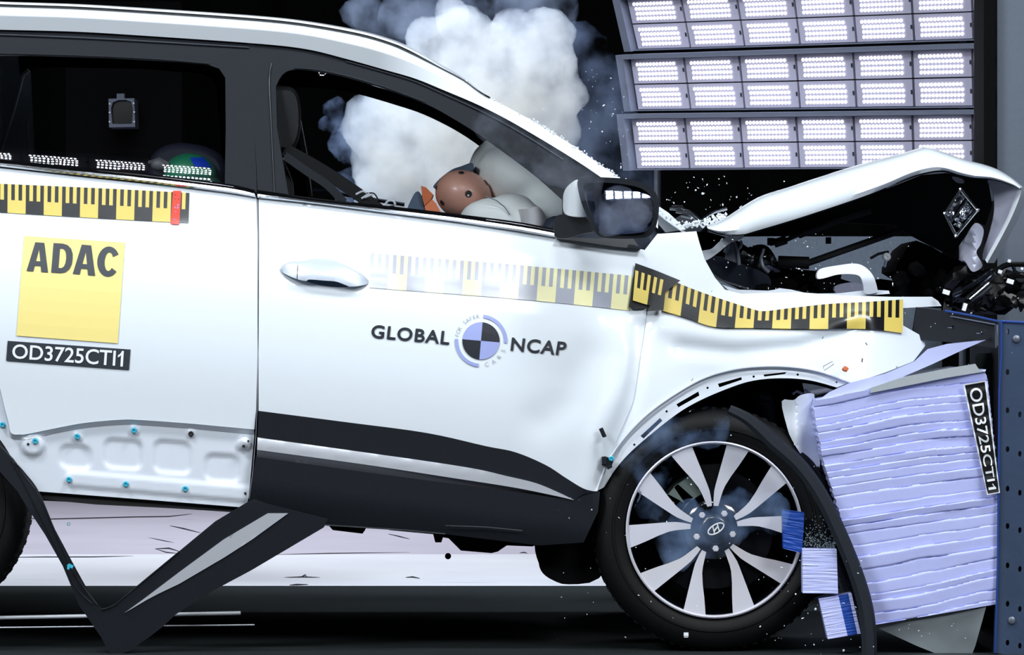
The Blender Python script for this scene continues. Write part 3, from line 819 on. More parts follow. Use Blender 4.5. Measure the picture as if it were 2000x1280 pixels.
def arc_text(mb, body, a0, a1, r, h, inward=False):
    for i, ch in enumerate(body):
        if ch == ' ': continue
        a = a0 + (a1 - a0) * i / (len(body) - 1); c = np.array(pol(a, r)); ra = math.radians(a)
        upv = np.array((math.sin(ra), -math.cos(ra))) * (-1 if inward else 1); rt = np.array((-upv[1], upv[0]))
        vs, fs, sz = text_uv(ch, -0.012); w = h * sz[0] / sz[1]
        mb.add([P(*(c + rt * (u - .5) * w + upv * (v - .5) * h), S(*c) - 0.003) for u, v in vs], fs, 2)
arc_text(mb, 'FOR SAFER', -77, -7, 47.8, 7.4)
arc_text(mb, 'CARS', 166, 114, 47.5, 8.2, True)
lo_ = mb.build('logo_lettering', [ink2, lilac, gry_ink], front_door, smooth=False, fix=False)
lo_['label'] = 'dark lettering around a quartered blue and black disc'

# ---- fender, scuttle and wheel arch flange
FL_OUT = [(1165, 960), (1176, 930), (1192, 894), (1222, 853), (1266, 808), (1322, 768), (1377, 738), (1433, 722), (1488, 716), (1544, 717), (1600, 726), (1660, 747)]
FL_IN = [(1180, 952), (1200, 920), (1226, 889), (1266, 853), (1322, 809), (1366, 783), (1422, 759), (1470, 744), (1525, 739), (1581, 743), (1634, 757)]
f_top = [(1264, 610), (1245, 590), (1240, 520), (1258, 490), (1284, 457), (1360, 452), (1366, 474), (1376, 506), (1396, 542), (1416, 566), (1448, 574), (1500, 572), (1560, 571), (1640, 577), (1740, 580), (1820, 580), (1832, 588), (1839, 598), (1764, 602), (1764, 636), (1806, 660), (1807, 676), (1784, 706), (1729, 728), (1668, 748)]
fender = sheet('front_fender', f_top + spl(FL_OUT, 4)[::-1] + spl(FD_RIGHT, 4)[::-1][1:-8], paint, car, lambda x, y: S(x, y) + 0.004, step=9, thick=0.004)
SLOTS = [[(1251, 852), (1289, 817), (1294, 822), (1257, 857)], [(1321, 790), (1364, 765), (1366, 773), (1325, 796)], [(1402, 750), (1448, 737), (1449, 742), (1405, 757)], [(1491, 732), (1536, 727), (1533, 731), (1493, 736)]]
HOLES = [circ(1239, 869, 2.4, 8), circ(1302, 804, 2.4, 8), circ(1382, 758, 2.4, 8), circ(1472, 736, 2.4, 8), circ(1558, 732, 2.4, 8), circ(1634, 747, 2.2, 8)]
def fl_d(x, y): return S(x, y) + 0.012
fl = sheet('arch_flange', spl(FL_OUT, 4) + spl(FL_IN, 4)[::-1], inner_paint, fender, fl_d, holes=SLOTS + HOLES, step=7, thick=0.003)
fl['label'] = 'white wheel arch flange with slots'
mb = MB(); mb.tube([P(x, y, S(x, y) - 0.001) for x, y in spl(FL_OUT, 5)], 0.0028, 8); mb.build('arch_rim', inner_paint, fender)
t_f = tape('ruler_tape', [(1302, 546), (1326, 554), (1370, 571), (1429, 591), (1470, 604), (1492, 608), (1544, 602), (1618, 594), (1692, 590), (1764, 585)],
           [(1294, 607), (1300, 609), (1340, 621), (1396, 639), (1470, 641), (1581, 643), (1692, 643), (1763, 651)], 13, 0, fender, S, [yel, tblk], off=-0.004)
t_f['label'] = 'bent yellow and black ruler tape'
def ld(x, y): return S(x, y) - 0.022 + 0.00012 * (x - 1240)
t_l = tape('ruler_tape', [(1241, 528), (1302, 549)], [(1236, 587), (1292, 604)], 2, 0, fender, lambda x, y: S(x, y) - 0.018, [yel, tblk], off=0)
t_l['label'] = 'lifted end of the ruler tape'
mb = MB()
add_sheet(mb, [(1241, 514), (1280, 528), (1329, 548), (1303, 568), (1262, 602), (1236, 604), (1228, 600)], lambda x, y: S(x, y) - 0.012, thick=0.004, step=10)
add_sheet(mb, [(1268, 600), (1290, 580), (1300, 566), (1296, 606), (1266, 608)], lambda x, y: S(x, y) - 0.024, thick=0.002, step=10)
mb.build('tape_backing', tblk, fender)
# small black clip hanging at the wheel arch
mb = MB(); mb.box(P(1187, 903, S(1187, 903) - 0.018), (0.026, 0.02, 0.024), Matrix.Rotation(.3, 3, 'Y')); mb.box(P(1180, 900, S(1187, 903) - 0.02), (0.012, 0.022, 0.02)); mb.box(P(1190, 912, S(1187, 903) - 0.02), (0.014, 0.018, 0.01), Matrix.Rotation(-.5, 3, 'Y'))
cl = mb.build('arch_clip', blk, fender, smooth=False)
mb = MB(); mb.lathe(P(1194, 896, S(1194, 896) - 0.03), [(0.0072, 0.006), (0.0072, -0.003), (0.004, -0.005), (0.0025, -0.002), (0, -0.002)], 18); mb.build('clip_head', cyan, cl)
# scuttle: windscreen base, wiper arms, crushed glass
mb = MB()
add_sheet(mb, [(1288, 404), (1306, 416), (1340, 448), (1300, 454), (1284, 436)], 0.30, thick=0.05, step=10)
mb.build('windscreen_pillar_foot', paint, car)
wz = MB()
for c, r in (([(1308, 408), (1340, 412), (1362, 424), (1372, 440)], .004), ([(1320, 414), (1348, 420), (1366, 436)], .0035), ([(1312, 406), (1330, 405), (1336, 409)], .005), ([(1330, 422), (1350, 427)], .003), ([(1370, 430), (1392, 416), (1420, 408)], .004)):
    wz.tube([P(x, y, 0.55) for x, y in spl(c, 6)], r, 8)
wz.build('wiper_arm', chrome, car)
sheet('scuttle_panel', [(1300, 446), (1330, 420), (1360, 424), (1384, 436), (1376, 452), (1300, 456)], mat('scuttle_black', (26, 32, 42), .5), car, 0.62, step=12, thick=0.5)
mb = MB()
for _ in range(170):
    a = Matrix.Rotation(R.random() * 6, 3, 'X') @ Matrix.Rotation(R.random() * 6, 3, 'Z')
    u = R.random(); mb.box(P(1336 + 90 * u + R.uniform(-6, 6), 442 - 26 * u * R.random() + R.uniform(-6, 4), R.uniform(.3, .6)), [R.uniform(.002, .007) for _ in range(3)], a)
mb.build('crushed_glass', shard_m, car, smooth=False, )['kind'] = 'stuff'
# ---- door mirror
MO = [(1128, 354), (1138, 349), (1155, 346), (1190, 347), (1218, 349), (1245, 354), (1264, 362), (1280, 376), (1287, 396), (1285, 428), (1277, 452), (1264, 463), (1240, 466), (1201, 466), (1172, 462), (1160, 450), (1150, 430), (1138, 402), (1131, 378)]
MI = [(1141, 362), (1160, 357), (1200, 358), (1240, 364), (1262, 374), (1275, 390), (1276, 420), (1268, 446), (1254, 454), (1210, 458), (1178, 456), (1167, 446), (1156, 420), (1144, 388)]
mo, mi_ = spl(MO, 4, True), spl(MI, 4, True)
mir = sheet('door_mirror', mo, blk, car, lambda x, y: -0.19 + 0.0006 * abs(x - 1210) * 0.3, holes=[mi_], step=8, thick=0.03)
mir['label'] = 'folded-out door mirror'
mb = MB(); c0 = np.mean(mo, axis=0); rows = []
for t, Y in ((1.0, -0.162), (0.99, -0.14), (0.93, -0.115), (0.8, -0.095), (0.55, -0.08), (0.2, -0.074)):
    rows.append([P(c0[0] + (x - c0[0]) * t, c0[1] + (y - c0[1]) * t, Y) for x, y in mo + mo[:1]])
mb.grid(rows)
hs = mb.build('mirror_housing', mat('mirror_shell', (190, 198, 210), .4, 0, .3), mir)
# white shell seen to the left of the rim
sheet('mirror_shell', spl([(1100, 390), (1103, 372), (1115, 358), (1130, 352), (1134, 380), (1146, 418), (1136, 424), (1104, 418)], 4, True), paint, mir, lambda x, y: -0.13 + 0.00006 * (x - 1128) ** 2, step=8, thick=0.05)
# convex mirror glass
def mirror_glass():
    vs, fs = tri2d(mi_, (), 7)
    cx, cy = 1210, 408; ctr = P(cx, cy, -0.178)
    n0 = Vector((MIRN[0], -1.0, MIRN[1])).normalized(); Rr = 1.1
    ax = n0.cross(Vector((0, 0, 1))).normalized(); az = ax.cross(n0)
    out = []
    for x, y in vs:
        p = P(x, y, -0.178); d = p - ctr
        # sphere cap whose middle normal is n0
        a = d.x; b_ = d.z
        yy = (n0.x * a + n0.z * b_) / -n0.y + (a * a + b_ * b_) / (2 * Rr)
        q = P(x, y, -0.178 + yy); out.append(q)
    ff = []
    for a, b, c in fs:
        n = (out[b] - out[a]).cross(out[c] - out[a]); ff.append((a, b, c) if n.y < 0 else (a, c, b))
    mb = MB(); mb.add(out, ff); return mb
MIRN = (-0.086, 0.288)
mb = mirror_glass(); mb.build('mirror_glass', mat('mirror_silver', (150, 160, 185), 0.02, 1.0, 0, 0.0), mir, fix=False)
mb = MB()
add_sheet(mb, spl([(1084, 426), (1104, 418), (1136, 420), (1156, 436), (1160, 452), (1140, 456), (1116, 464), (1096, 466), (1083, 460)], 3, True), lambda x, y: -0.02 - 0.0013 * (x - 1084), thick=0.06, step=10)
add_sheet(mb, [(1086, 466), (1120, 464), (1170, 466), (1234, 461), (1251, 487), (1200, 482), (1140, 473)], lambda x, y: S(x, y) - 0.02, thick=0.02, step=10)
mb.build('mirror_foot', mat('mirror_foot_black', (22, 25, 32), .5), mir)

# ---- bonnet
HT = [(1380, 440), (1412, 428), (1480, 386), (1540, 366), (1600, 346), (1680, 321), (1760, 300), (1790, 291), (1812, 287), (1848, 299), (1888, 313), (1920, 321), (1948, 331), (1975, 347), (1996, 364)]
HL = [(1382, 447), (1408, 456), (1448, 458), (1480, 450), (1560, 426), (1660, 393), (1720, 371), (1780, 345), (1824, 334), (1848, 334), (1872, 341), (1900, 347), (1940, 350), (1976, 361), (1991, 369)]
ht, hl2 = spl(HT, 5), spl(HL, 5)
mb = MB(); rows = []
n = len(ht)
for t, Y in ((1.0, 0.165), (1.0, 0.12), (0.85, 0.112), (0.5, 0.12), (0.18, 0.15), (0.06, 0.19), (0.0, 0.25)):
    rows.append([P(a[0] * (1 - t) + b[0] * t, a[1] * (1 - t) + b[1] * t, Y + 0.03 * math.sin(i * .35) * (1 - t) * .3) for i, (a, b) in enumerate(zip(ht, hl2))])
r0 = [P(a[0], a[1], 0.25) for a in ht]
for Y, dz in ((0.5, -.004), (0.9, -.015), (1.3, -.03), (1.6, -.07)):
    rows.append([Vector((p.x, Y, p.z + dz + 0.006 * noise.noise(Vector((p.x * 6, Y * 4, 0))))) for p in r0])
mb.grid(rows)
hood = mb.build('bonnet', paint, car, sharp=50); hood['label'] = 'white bonnet buckled up into a peak'
# folded front edge of the bonnet
ed = spl([(1996, 364), (1992, 384), (1976, 424), (1952, 471), (1928, 514)], 6); ei = spl([(1987, 371), (1980, 392), (1966, 428), (1944, 470), (1924, 508)], 6)
mb = MB()
mb.grid([[P(x, y, 0.30) for x, y in ei], [P(x, y, 0.15) for x, y in ei], [P(x, y, 0.13) for x, y in ed], [P(x, y, 0.25) for x, y in ed], [P(x, y, 0.7) + Vector((.02, 0, 0)) for x, y in ed], [P(x, y, 1.5) for x, y in ed]])
mb.build('bonnet_front_edge', paint, hood)
inner_grey = mat('bonnet_inner_grey', (186, 188, 206), 0.4, 0.1, 0.3, 0.05)
mb = MB()
add_sheet(mb, spl([(1931, 351), (1981, 360), (1990, 372), (1966, 434), (1928, 503), (1919, 497), (1934, 450), (1942, 410), (1940, 376)], 4, True), lambda x, y: 0.155 + 0.0014 * (1990 - x), thick=0.01, step=9)
add_sheet(mb, spl([(1905, 436), (1921, 448), (1916, 476), (1907, 494), (1919, 519), (1900, 531), (1886, 512), (1875, 500), (1887, 462)], 4, True), lambda x, y: 0.20 + 0.0016 * abs(1904 - x), thick=0.01, step=8)
add_sheet(mb, spl([(1860, 345), (1868, 356), (1882, 358), (1880, 350)], 3, True), 0.33, thick=0.01, step=6)
mb.build('bonnet_inner_frame', inner_grey, hood)
# dark underside
mb = MB(); uh = [(x, y) for x, y in hl2]
mb.grid([[P(x, y + 2, .17) for x, y in uh], [P(x, y + 3, .5) for x, y in uh], [P(x, y + 3, 1.5) for x, y in uh]])
mb.build('bonnet_insulation', dark, hood)
sheet('bonnet_bracing', [(1452, 462), (1490, 452), (1560, 430), (1660, 397), (1740, 366), (1800, 342), (1850, 338), (1930, 352), (1938, 400), (1925, 440), (1905, 432), (1880, 470), (1860, 500), (1800, 470), (1745, 440), (1640, 434), (1560, 460)], dark, hood, lambda x, y: .55 + .0006 * (1950 - x), step=22, thick=0.05)
# crumpled lamp bracket under the bonnet front
mb = MB()
bq = [(1867, 461), (1909, 410), (1876, 370), (1845, 417)]
for i in range(4): mb.tube([P(*bq[i], .16), P(*bq[(i + 1) % 4], .16)], .004, 8)
for i in range(4): mb.tube([P(*bq[i], .16), P(*bq[i], .28)], .003, 8)
mb.tube([P(1855, 436, .165), P(1892, 388, .165)], .003, 8)
for x, y in bq: mb.ico(P(x, y, .155), .006, 1)
add_sheet(mb, [(1847, 417), (1857, 428), (1885, 386), (1876, 373)], lambda x, y: .175 + .012 * noise.noise(Vector((x * .09, y * .09, 0))), thick=.01, step=5)
add_sheet(mb, [(1868, 430), (1880, 438), (1875, 446), (1863, 440)], lambda x, y: .17 + .012 * noise.noise(Vector((x * .12, y * .12, 3))), thick=.01, step=4)
add_sheet(mb, [(1862, 424), (1888, 396), (1902, 410), (1872, 444)], lambda x, y: .19 + .02 * noise.noise(Vector((x * .13, y * .13, 7))), thick=.01, step=4)
mb.build('headlamp_bracket', chrome, car)
# ---- engine bay
dark_gloss = mat('engine_black', (5, 5, 6), .35, 0, 0, .2, spec=.3)
grey_fill = mat('far_wing_grey', (74, 84, 98), 0.7, 0, 0, 0.25, 90, 0.2, 300)
mb = MB(); pa, pb = P(1400, 462, 2.35), P(1840, 462, 2.35); mb.box(((pa.x + pb.x) / 2, 2.37, pa.z / 2), (pb.x - pa.x, .04, pa.z)); struct(mb.build('trim_2', grey_fill))
mb = MB()
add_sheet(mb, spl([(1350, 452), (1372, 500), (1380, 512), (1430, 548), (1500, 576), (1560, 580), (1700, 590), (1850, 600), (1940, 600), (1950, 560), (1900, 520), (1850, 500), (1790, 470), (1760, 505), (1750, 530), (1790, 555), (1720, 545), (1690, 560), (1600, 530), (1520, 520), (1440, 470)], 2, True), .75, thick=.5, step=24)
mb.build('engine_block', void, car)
mb = MB()
mb.tube([P(1512, 476, .45), P(1536, 468, .45)], .012, 10); mb.tube([P(1534, 470, .45), P(1570, 454, .45), P(1640, 430, .5)], .006, 8); mb.tube([P(1560, 458, .46), P(1640, 428, .5), P(1700, 410, .5)], .012, 8)
mb.tube([P(1520, 512, .5), P(1580, 514, .5)], .017, 10); mb.tube([P(1578, 514, .5), P(1640, 492, .5), P(1760, 450, .55)], .0095, 8)
mb.tube([P(1700, 505, .5), P(1716, 496, .5), P(1736, 492, .5)], .004, 8)
mb.ico(P(1507, 473, .48), .011, 2); mb.box(P(1618, 470, .6), (.014, .02, .018)); mb.box(P(1506, 472, .62), (.02, .02, .02))
mb.build('gas_strut', dark, car)
# airbox and inner wing bits
mb = MB()
add_sheet(mb, spl([(1376, 508), (1395, 500), (1420, 504), (1440, 512), (1500, 538), (1504, 566), (1490, 570), (1440, 556), (1400, 540)], 3, True), lambda x, y: .30 + .0006 * (y - 500), thick=.2, step=10)
mb.build('wing_liner', mat('liner_slate', (40, 46, 58), .45, 0, .2), car)
sheet('hinge_strap', spl([(1367, 492), (1390, 486), (1408, 470), (1425, 461), (1450, 457), (1450, 466), (1425, 476), (1405, 492), (1385, 506), (1374, 508)], 4, True), inner_paint, car, .22, step=7, thick=.03)
mb = MB()
for c, r in (([(1422, 468), (1420, 484), (1416, 494)], .006), ([(1432, 470), (1440, 488), (1444, 518)], .005), ([(1446, 470), (1448, 480), (1438, 490)], .004), ([(1486, 506), (1490, 520), (1502, 532)], .006), ([(1492, 486), (1486, 506)], .004), ([(1424, 462), (1424, 468)], .005)):
    mb.tube([P(x, y, .27) for x, y in spl(c, 5)], r, 8)
    mb.build('hinge_bracket', steel, car); mb = MB()
add_sheet(mb, [(1420, 474), (1440, 480), (1445, 516), (1416, 506)], .275, thick=.02, step=8)
mb.build('hinge_plate', steel, car)
mb = MB()
add_sheet(mb, spl([(1450, 490), (1480, 478), (1500, 482), (1516, 505), (1524, 530), (1500, 538), (1460, 528), (1444, 515)], 3, True), lambda x, y: .4 + .00002 * ((x - 1485) ** 2 + (y - 508) ** 2), thick=.25, step=9)
mb.build('air_box', gloss_blk, car)
sheet('coolant_bottle', spl([(1596, 543), (1602, 526), (1640, 518), (1670, 515), (1690, 522), (1706, 540), (1714, 566), (1712, 572), (1690, 574), (1686, 556), (1676, 538), (1640, 536), (1608, 544)], 4, True), inner_paint, car, lambda x, y: .13 + .0004 * abs(y - 545), step=7, thick=.05)
sheet('coolant_bottle_inner', spl([(1630, 560), (1660, 552), (1684, 556), (1688, 572), (1640, 576)], 3, True), mat('bottle_shade', (120, 122, 140), .5), car, .34, step=8, thick=.04)
sheet('inner_wing_rail', [(1410, 556), (1440, 566), (1500, 568), (1514, 566), (1522, 563), (1546, 566), (1580, 574), (1640, 573), (1700, 566), (1736, 568), (1738, 574), (1700, 577), (1640, 580), (1560, 576), (1500, 580), (1440, 582)], inner_paint, car, .15, step=8, thick=.02)
mb = MB(); mb.lathe(P(1732, 502, .4), [(.011, .02), (.011, 0), (.007, -.004), (.003, -.004), (.003, -.001), (0, -.001)], 18); mb.tube([P(1732, 502, .4), P(1728, 520, .45)], .004, 8)
mb.build('white_cap', white_ink, car)
mb = MB()
for i in range(26):
    x = R.uniform(1470, 1930); y = R.uniform(545, 585) if x < 1700 else R.uniform(520, 605)
    a = Matrix.Rotation(R.random() * 6, 3, 'X') @ Matrix.Rotation(R.random() * 6, 3, 'Z')
    mb.ico(P(x, y, R.uniform(.3, .6)), R.uniform(.012, .03), 2, scl=(R.uniform(.6, 1.8), 1, R.uniform(.3, .9)), rot=a, jit=.7)
mb.build('engine_parts', void, car, sharp=25)['kind'] = 'stuff'
# crushed front: radiator tubes, brackets, pipes
mb = MB()
mb.tube([P(1896, 588, .2), P(1934, 556, .2)], .012, 14); mb.tube([P(1880, 590, .22), P(1945, 535, .22)], .006, 8); mb.tube([P(1870, 572, .24), P(1900, 556, .24), P(1935, 530, .24)], .006, 8)
mb.box(P(1884, 598, .2), (.012, .02, .02)); mb.box(P(1925, 540, .2), (.03, .02, .008), Matrix.Rotation(-.7, 3, 'Y'))
mb.tube([P(1862, 578, .2), P(1880, 570, .2)], .006, 8)
mb.build('chrome_pipe', chrome, car)
mb = MB()
for i in range(44):
    a = Matrix.Rotation(R.random() * 6, 3, 'X') @ Matrix.Rotation(R.random() * 6, 3, 'Z')
    mb.ico(P(R.uniform(1860, 2010), R.uniform(540, 600), R.uniform(.25, .6)), R.uniform(.014, .034), 2, scl=(R.uniform(.7, 2.2), 1, R.uniform(.2, .8)), rot=a, jit=.8)
mb.tube([P(1970, 517, .3), P(2030, 516, .3)], .007, 8); mb.tube([P(1978, 518, .3), P(1982, 530, .3), P(1992, 536, .3)], .005, 8)
mb.tube([P(1930, 540, .3), P(1960, 520, .3), P(1975, 515, .3)], .008, 8)
mb.build('crushed_radiator', dark_gloss, car, sharp=25)['kind'] = 'stuff'
mb = MB()
for x, y, w, h in ((1848, 571, .018, .012), (1953, 531, .010, .009), (1973, 550, .018, .012), (1884, 600, .01, .02), (1971, 510, .008, .008), (1996, 525, .006, .006)):
    mb.box(P(x, y, .16), (w, .012, h), Matrix.Rotation(.3, 3, 'Y'))
mb.build('white_connector', white_ink, car, smooth=False)

# ---- wheels
def wheel(cx, cy, Y, parent, name, label, full=True):
    c = P(cx, cy, Y); k = 1 / PM * (DC + Y) / DC
    W = MB()
    rim = 173 * k
    # barrel, dish, hub
    W.lathe(c, [(rim * .985, .004), (rim * .955, .012), (rim * .93, .05), (rim * .90, .12), (rim * .90, .19)], 72, 1)
    W.lathe(c, [(rim, -.002), (rim * 1.0, -.010), (rim * .985, -.012), (rim * .968, -.008), (rim * .965, .012)], 96, 0)
    W.lathe(c, [(62 * k, .03), (58 * k, .012), (50 * k, .006), (30 * k, .004), (0, .004)], 48, 1)
    RAD = [(44, 7.4, 8.5), (60, 8.4, 13), (76, 9.6, 16.5), (88, 11.2, 18.5), (110, 14.4, 25), (132, 16.9, 33), (152, 18.4, 39.5), (171, 19.4, 45.5)]
    def pt(a, r, y): a = math.radians(a); return c + Vector((math.sin(a) * r * k, y, math.cos(a) * r * k))
    for kk in range(5):
        for sg in (-1, 1):
            ax = -3.3 + 72 * kk
            L, Rr = [], []
            for r, sp, w in RAD:
                a = ax + sg * sp; da = math.degrees(w / 2 / r)
                dy = .010 - .016 * (r / 171.0)
                L.append((a - da, r, dy)); Rr.append((a + da, r, dy))
            rows = [[pt(a - .6, r * .995, y + .03) for a, r, y in L], [pt(a, r, y) for a, r, y in L], [pt(a, r, y) for a, r, y in Rr], [pt(a + .6, r * .995, y + .03) for a, r, y in Rr]]
            W.grid(rows, mif=lambda i, j: 0 if i == 1 else 1)
        # black web between the two spokes of a pair near the hub, and the outer edge joining them
        rows = [[pt(ax - sp + 2, r, .022 - .01 * (r / 171)) for r, sp, w in RAD[:6]], [pt(ax + sp - 2, r, .022 - .01 * (r / 171)) for r, sp, w in RAD[:6]]]
        W.grid(rows, 1)
    o = W.build(name, [alloy, gloss_blk], parent, sharp=30); o['label'] = label
    T = MB(); to = 238 * k
    T.lathe(c, [(rim * .99, .010), (rim * 1.015, -.004), (rim * 1.06, -.012), (rim * 1.15, -.018), (rim * 1.24, -.014), (to * .965, .002), (to * .99, .022), (to, .05), (to, .17), (to * .97, .20), (rim * 1.1, .215), (rim * .95, .2)], 96)
    for a in range(0, 360, 5):
        T.box(c + Vector((math.sin(math.radians(a)) * to * .995, .1, math.cos(math.radians(a)) * to * .995)), (.012, .15, .006), Matrix.Rotation(math.radians(a), 3, 'Y'))
    T.lathe(c, [(rim * 1.13, -.0185), (rim * 1.135, -.0215), (rim * 1.15, -.0215), (rim * 1.155, -.0185)], 96)
    T.build('tyre', rubber, o, sharp=50)
    H = MB()
    H.lathe(c, [(31 * k, .006), (30 * k, -.004), (26 * k, -.010), (22 * k, -.011), (0, -.012)], 40)
    # slanted oval badge
    ea, eb, tilt = 17.2 * k, 8.2 * k, math.radians(31)
    def ep(u, v, y=-.0145): return c + Vector((3 * k + u * math.cos(tilt) - v * math.sin(tilt), y, 2 * k + u * math.sin(tilt) + v * math.cos(tilt)))
    H.tube([ep(ea * math.cos(t), eb * math.sin(t)) for t in np.linspace(0, 2 * math.pi, 33)], 1.5 * k, 8, 1, cap=False)
    for u0, v0, u1, v1 in ((-.42, -.86, -.18, .94), (.18, -.94, .42, .86)):
        H.tube([ep(ea * u0, eb * v0), ep(ea * (u0 + u1) / 2, 0), ep(ea * u1, eb * v1)], 1.3 * k, 8, 1)
    H.tube([ep(-ea * .3, -eb * .25), ep(0, 0), ep(ea * .3, eb * .25)], 1.5 * k, 8, 1)
    H.build('hub_cap', [mat('hub_black', (24, 30, 42), .3, 0, .4), white_ink], o)['label'] = 'hub cap with slanted oval badge'
    for kk in range(5):
        a = math.radians(-40 + 72 * kk); p = c + Vector((math.sin(a) * 37 * k, 0, math.cos(a) * 37 * k))
        N = MB(); N.lathe(p, [(9.5 * k, .005), (9.5 * k, -.001), (8 * k, -.0005)], 20, 1)
        N.lathe(p, [(6.6 * k, .004), (6.6 * k, -.008), (5.2 * k, -.010), (0, -.010)], 6, 0)
        N.build('lug_nut', [alloy, gloss_blk], o, sharp=25)
    D = MB(); D.lathe(c, [(118 * k, .075), (118 * k, .06), (60 * k, .06), (58 * k, .03)], 64); D.lathe(c, [(165 * k, .14), (0, .14)], 48, 1)
    D.build('brake_disc', [mat('brake_dark', (34, 36, 42), .35, .6), void], o)
    Cc = MB()
    for a0, dr in ((-62, 0), (-48, 4), (-34, 0)):
        a = math.radians(a0); Cc.box(c + Vector((math.sin(a) * 92 * k, .045, math.cos(a) * 92 * k)), (.05, .05, .055), Matrix.Rotation(a, 3, 'Y'))
    Cc.tube([c + Vector((math.sin(math.radians(a)) * 78 * k, .03, math.cos(math.radians(a)) * 78 * k)) for a in range(-74, -4, 8)], .010, 8)
    Cc.build('brake_caliper', mat('caliper_grey', (96, 108, 104), .5, .3), o)
    return o
wheel(1395, 1035, 0.03, car, 'front_wheel', 'front wheel with silver double-spoke rim')
wheel(-187, 985, 0.03, car, 'rear_wheel', 'rear wheel, only its tyre edge in view')
# far side wheels
for cx, cy in ((1395, 1035),):
    c = P(cx, cy, 0); T = MB()
    T.lathe((c.x, 1.58, c.z), [(.05, 0), (.22, .0), (.23, -.01), (.30, -.01), (.315, .03), (.315, .16), (.30, .2), (0.2, .2), (.05, .2)], 48)
    T.build('far_wheel', rubber, car)
# ---- wheel housing and underbody
arch_liner = MB()
add_sheet(arch_liner, [(1150, 965), (1190, 890), (1260, 800), (1360, 740), (1480, 715), (1560, 722), (1580, 800), (1600, 1000), (1640, 1150), (1500, 1200), (1150, 1120)], .45, thick=.3, step=50)
arch_liner.build('inner_arch', void, car)
ring = spl([(x, y) for x, y in FL_IN], 5)
mb = MB(); mb.grid([[P(x, y, .02) for x, y in ring], [P(x + 3, y + 5, .2) for x, y in ring], [P(x + 4, y + 8, .46) for x, y in ring]]); mb.build('arch_liner', mat('liner_black', (20, 22, 26), .6, 0, 0, .2, 30, .3, 200), car)
mb = MB()
mb.tube([P(1488, 770, .35), P(1500, 800, .35), P(1506, 870, .35)], .022, 12); mb.tube([P(1484, 775, .33), P(1504, 778, .33)], .014, 10)
mb.build('suspension_strut', mat('strut_grey', (92, 98, 112), .5, .3), car)
sheet('torn_wing_tip', spl([(1527, 784), (1550, 782), (1564, 772), (1590, 770), (1588, 800), (1594, 850), (1602, 905), (1592, 918), (1570, 896), (1546, 858), (1536, 830)], 3, True), inner_paint, car, lambda x, y: .015 + .0011 * abs(x - 1556) + .004 * math.sin(y * .08), step=8, thick=.003)
mb = MB()
for c in ([(1548, 770), (1556, 764), (1572, 772)], [(1560, 782), (1572, 770), (1584, 768)], [(1572, 760), (1580, 770)]): mb.tube([P(x, y, .11) for x, y in c], .004, 8)
mb.ico(P(1542, 930, .05), .012, 2, jit=.4); mb.ico(P(1560, 950, .08), .014, 2, jit=.5, scl=(1, .6, 1.6)); mb.ico(P(1572, 975, .08), .012, 2, jit=.5)
mb.build('torn_bracket', mat('torn_grey', (190, 196, 212), .4, .3), car)
mb = MB()
x0, x1 = P(-400, 0, 0).x, P(1700, 0, 0).x
# floor pan sloping with the pitched car
def upts(Y): return [P(-400, 968, 0).z, 0]
for (pa, pb, y0, y1, Y0, Y1) in ((-60, 640, 975, 1010, .12, 1.68), (620, 1150, 1020, 1045, .12, 1.68)):
    a, b = P(pa, y0, 0), P(pb, y1, 0)
    vs = [Vector((p.x, Y, p.z + h)) for Y in (Y0, Y1) for p, h in ((a, 0), (b, 0), (b, .1), (a, .1))]
    mb.add(vs, [(0, 1, 2, 3), (4, 7, 6, 5), (0, 4, 5, 1), (1, 5, 6, 2), (2, 6, 7, 3), (3, 7, 4, 0)])
mb.build('floor_pan', void, car)
mb = MB()
add_sheet(mb, [(640, 1025), (714, 1031), (708, 1043), (650, 1036)], .1, thick=.2, step=20)
add_sheet(mb, [(846, 1044), (850, 1060), (862, 1060), (864, 1050), (876, 1052), (900, 1076), (960, 1081), (972, 1078), (990, 1066), (1040, 1068), (1060, 1060), (1080, 1030), (800, 1030), (760, 1036)], .2, thick=.6, step=22)
add_sheet(mb, spl([(1052, 1062), (1052, 1100), (1060, 1120), (1080, 1134), (1110, 1142), (1170, 1130), (1200, 1060), (1140, 1000)], 3, True), .12, thick=.35, step=20)
mb.build('underbody_tray', void, car)
mb = MB(); mb.tube([P(628, 1025.5, .0), P(792, 1036, .0), P(870, 1043.5, .0)], .0018, 6); mb.tube([P(870, 1027, -.005), P(950, 1030, -.005), P(1020, 1037, -.005)], .0015, 6); mb.build('sill_edge', chrome, car)
sheet('rear_sill', [(71, 961), (280, 977), (481, 993), (456, 1001), (330, 993), (188, 986), (81, 976), (60, 970)], dark, car, .05, step=20, thick=.1)
sheet('rear_arch_edge', spl([(-40, 880), (0, 922), (14, 936), (24, 948), (18, 948), (4, 938), (-40, 930)], 3, True), inner_paint, car, .06, step=8, thick=.01)
